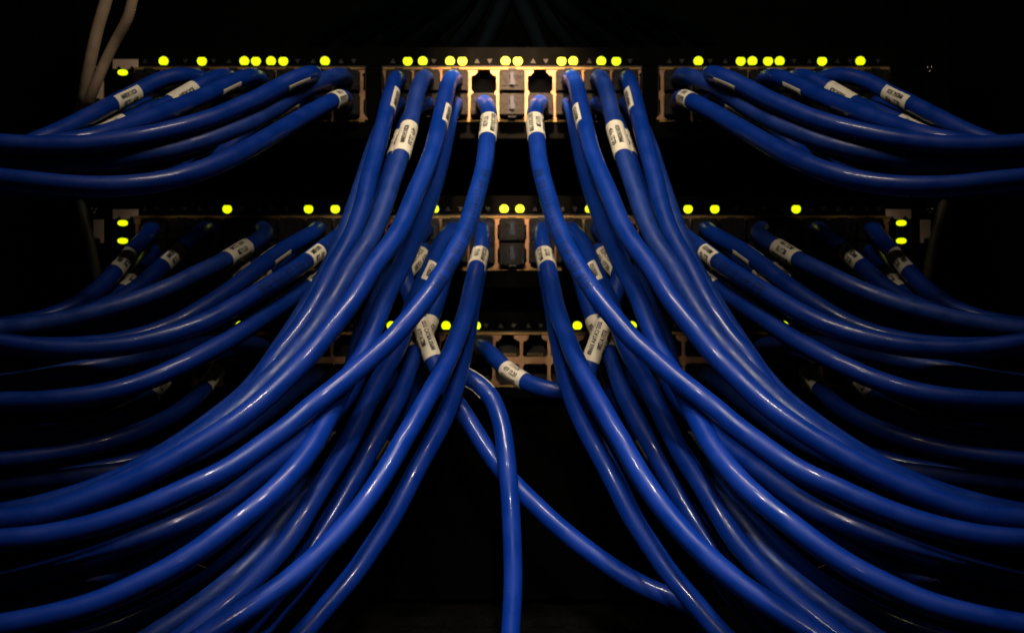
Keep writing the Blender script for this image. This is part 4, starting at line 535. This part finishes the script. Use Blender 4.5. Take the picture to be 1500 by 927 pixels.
def build_cable(n, key, mirror, label):
    meta = META[key]; path = Path(BAKED[n])
    p0 = path.p[0].copy()
    if mirror: p0.x = -p0.x
    g = GROUP.get(n[0]) if n not in ('CC', 'SC') else None
    if g is None and n not in ('CC', 'SC', 'M'): g = 'cables from the middle banks of the two lower switches'
    if n in ('M', 'MR'): g = 'cables from the middle banks of the two lower switches'
    root = empty('network_cable', p0, label, 'network cable', g)
    seed = (abs(hash_(n)) % 97)+(50 if mirror else 0)*0
    mesh_obj('jacket', tube_bm(path, R, seed), M['shaded_pvc' if n[0] == 'T' else 'blue_dull' if n in DULL else 'blue'], root, smooth=True, mirror=mirror)
    if meta.get('port'): plug(root, meta['port'], mirror, meta['port'][1] in (157, 370, 548))
    if meta.get('label'):
        lx, ly, L, th = meta['label']; mid = path.nearest(lx, ly); L *= MM; th = math.radians(th)
        step = math.radians(47); a0 = th-math.radians(48); a1 = th+3*step+math.radians(34)
        if n in WIDE: a0, a1 = a0, a0+2*math.pi
        lab = mesh_obj('label_wrap', wrap_bm(path, mid-L/2, mid+L/2, a0, a1, mid, R*.985, R+.22*MM), M['label'], root, smooth=False, mirror=mirror)
        bm = bmesh.new(); kf = min(1, (L-2*MM)/(12*MM))
        if L > 17*MM: kf = 1.2
        for i, body in enumerate(TXT):
            letter_onto(bm, path, body, 2.0, mid-LEN[i]*MM*kf/2, LEN[i]*MM*kf, th+i*step, mid, R+.34*MM)
        mesh_obj('lettering', bm, M['ink'], lab, mirror=mirror)
    if meta.get('prints'):
        rnd = random.Random(seed); bm = bmesh.new(); tot = path.s[-1]
        for a, b, th in meta['prints']:
            u = a*tot
            while u < b*tot:
                w_ = rnd.choice(['CAT6', 'UTP', '4PR', 'E132', '23AWG', 'CAT6 UTP'])
                if 'W' in w_ or '3' in w_: w_ = 'E132' if rnd.random() < .5 else '4PR'
                dots_onto(bm, path, w_, u, th, u, R*1.02+.04*MM, .26, rnd)
                dots_onto(bm, path, w_, u+.4*MM, th+.56, u, R*1.02+.04*MM, .26, rnd)
                u += (len(w_)*6.4*.26*1.1+1.2+rnd.random()*1.5)*MM
        mesh_obj('jacket_print', bm, M['print'], root, mirror=mirror)
    return root
def hash_(s_): return sum(ord(c_)*(i*31+7) for i, c_ in enumerate(s_))
WIDE = {'G', 'K', 'SC', 'B2', 'A8', 'M', 'MR', 'U3', 'N', 'A2', 'U5x'}
LABELS = {
'A1c':'dark unlabelled blue cable, lowest behind the outermost labelled ones of the top switch',
'A1b':'blue cable with a shaded label just beneath the outermost label of the top switch',
'A1':'outermost blue cable of the top switch, its cream label nearest the status lamp',
'A2':'blue cable of the top switch, its bright label half hidden by the next cable',
'A3':'blue cable lying over the half-hidden bright label, its own label dim and turned down',
'A6':"shaded blue cable between the two upper glossy cables of the top switch's outer bank",
'A4':'dark blue cable with a sliver of label above the glossiest upper cable',
'A5':'glossy blue cable with the longest white highlight, uppermost to reach the picture edge',
'A7':'dark unlabelled blue cable between the two glossiest cables of the top outer bank',
'A8':'lowest glossy blue cable of the top outer bank, short label at bank corner',
'A9':'very dark blue cable beneath the lowest glossy cable of the top outer bank',
'B0':'blue cable on the outer edge of the steep middle bundle, without label',
'B1':"blue cable second from the steep bundle's outer edge, narrow label sliver near its port",
'B2':'dull blue cable with the long cream label facing forward in the steep middle bundle',
'B2b':'blue cable almost hidden behind the one with the long forward-facing label',
'B3':'bright blue innermost cable of the steep bundle, narrow label sliver on inner side',
'B4':'slimmer blue cable dropping alone between the steep bundle and the dotted-print cable',
'G':'bright blue cable with black dotted print and a label beside the empty lit port',
'U1':'outermost dark blue cable of the middle switch, dim label below twin status lamps',
'U1b':'very dark blue cable with a faint label under the outermost of the middle switch',
'U2':"dark blue cable with brownish label, second labelled from the middle switch's outer end",
'U2b':'unlabelled dark blue cable between the two dimmest labels of the middle switch',
'U4':'dark blue cable whose dim label lies under the large three-line label',
'U4b':'dark blue cable with the farther of two dim labels under the three-line label',
'U3':"blue cable carrying the large three-line label on the middle switch's outer bank",
'U5':'blue cable with a thin bright highlight just above the printed thick cable',
'U6':'thick blue cable with dotted print, its label close to the steep bundle',
'U7':'blue cable whose label edge shows beneath the printed thick cable, sweeping out level',
'V1':'dull blue cable showing only between the thick printed cable and the next below',
'V2':'dark cable behind, topmost glimpse under the thick printed cable at the picture edge',
'W1':'almost black blue cable with a faint label below the sweeping level cable',
'W2':'almost black blue cable with the faint label farthest out on the lowest switch',
'W3':'almost black blue cable with a faint label close behind the steep bundle',
'C':'dim blue cable emerging level from behind the steep bundle below the dark gap',
'F':'dark blue cable, label half hidden by the dotted-print cable, falling to lower corner',
'H':'dark blue cable with a sliver of label edge beside the slimmer lone cable',
'J':'dark blue cable just under the great sweeping dotted-print cable, lower of two',
'S':'dim blue cable with a hairline tan highlight, low behind the brighter falling ones',
'K':'bright blue cable with a label under the middle switch, innermost of the falling pair',
'L':'dim blue cable running close behind the bright innermost falling cable',
'N':'very dark blue cable whose shaded label is crossed by another label, lowest switch',
'O':'black-blue cable, small tan label end peeping out low beside the bright inner cable',
'R':'dark blue cable with a faint tan label tip between two falling cables',
'T0':'dim cable above the top switch, first out from the centre line',
'T1':'dim cable above the top switch, second out from the centre line',
'T2':'dim cable above the top switch, third out from the centre line',
'T3':'dim cable above the top switch, fourth out from the centre line',
'T4':'dim cable above the top switch, fifth out from the centre line',
'T5':'dim cable above the top switch, outermost of the rising fan',
'M':'blue cable crossing the dark gap diagonally behind the single hanging cable',
'MR':'right-side blue cable with shaded label, hidden at once behind the bright inner falling cable',
'CC':'single blue cable hanging straight down the middle in front of the diagonal one',
'SC':'short visible blue cable running sideways from the lowest switch with a forward-facing label'}
for n in BAKED:
    if n in ('CC', 'SC', 'M'): build_cable(n, n, False, LABELS[n]); continue
    if n == 'MR': build_cable(n, n, True, LABELS[n]); continue
    for mirror, side in ((False, 'left-side'), (True, 'right-side')):
        build_cable(n, n, mirror, side+' '+LABELS[n])

# unused plugs with short blue cores in the middle column of the two upper switches
for py, ds in ((122, 'upper clear plug with a dark blue core, middle column of the uppermost switch'), (157, 'lower clear plug with a dark blue core, middle column of the uppermost switch'),
               (338, 'upper clear plug with a dark blue core, middle column of the middle switch'), (373, 'lower clear plug with a dark blue core, middle column of the middle switch')):
    root = empty('spare_plug', pt(749.5, py, 0), ds, 'plug', 'clear plugs in the middle columns')
    plug(root, (749.5, py), False, py in (157, 373))
    bm = bmesh.new(); box(bm, 745, 754, py-12, py+9, 7.2, 8.4, .6); mesh_obj('core', bm, M['core'], root)

# clear plugs filling the ports that carry no visible cable
used = {tuple(m['port']) for m in META.values() if m.get('port')}
for r, (ys, pit, nm) in enumerate((((122, 157), 41.0, 'uppermost'), ((338, 370), 40.0, 'middle'))):
    for k in range(8):
        for y in ys:
            x = (509 if r == 0 else 510)-k*pit
            if any(abs(x-u[0]) < 12 and u[1] == y for u in used): continue
            for mirror in (False, True):
                p0 = pt(x if not mirror else 2*CX-x, y, 0)
                root = empty('spare_plug', p0, 'dim cable-less clear plug in an outer port of the %s switch' % nm, 'plug', 'cable-less clear plugs in the outer ports of the %s switch' % nm)
                plug(root, (x, y), mirror, y == ys[1])

# ------------------------------------------------------------------ beige cords and thin wires
def cord(name, pts, r, material, label, cat, group=None, mirror=False, seg=16):
    P = []
    for x, y, d in pts:
        k = (600-d)/600; P.append(((x-CX)/PX*k, -(y-CY)/PX*k, d))
    path = Path(P, 3*MM); p0 = path.p[0].copy()
    o = mesh_obj(name, tube_bm(path, r*MM, 3, seg=seg), material, smooth=True, mirror=mirror)
    o['label'] = label; o['category'] = cat
    if group: o['group'] = group
    return o
cord('beige_cord', [(185,-160,60),(172,-80,58),(157,-5,56),(144,40,54),(135,78,52),(127,118,48),(121,154,42),(116,180,30),(112,205,10),(112,230,-30)], 2.7, M['cord'],
     'thicker straighter beige cord hanging down at the top corner, outside its thinner partner', 'cord', 'beige cords at the top corner')
cord('beige_cord', [(232,-170,66),(214,-90,64),(196,-8,60),(187,28,58),(171,58,54),(155,90,52),(140,126,50),(127,158,44),(118,176,30),(112,200,10),(108,225,-30)], 2.35, M['cord'],
     'thinner bent beige cord crossing in front of the badge plate at the top corner', 'cord', 'beige cords at the top corner')
for mir, side in ((0, 'left-side'), (1, 'right-side')):
    cord('shaded_cord', [(98,200,-40),(108,250,-20),(122,310,-2),(131,350,2),(138,385,2),(146,425,0),(160,480,-2)], 2.5, M['dim_cord'],
         'dim tan cord slanting down beside the screw on the %s rack post' % side, 'cord', 'dim tan cords beside the rack posts', mirror=bool(mir))
for mir, side in ((0, 'left-side'), (1, 'right-side')):
    cord('thin_wire', [(240,740,60),(248,775,62),(262,802,64),(285,824,66),(310,833,66),(345,836,64),(380,825,60)], .42, M['wire'], 'thin %s brown wire loop behind the lowest blue cables' % side, 'wire', 'thin wire loops', mirror=bool(mir), seg=8)
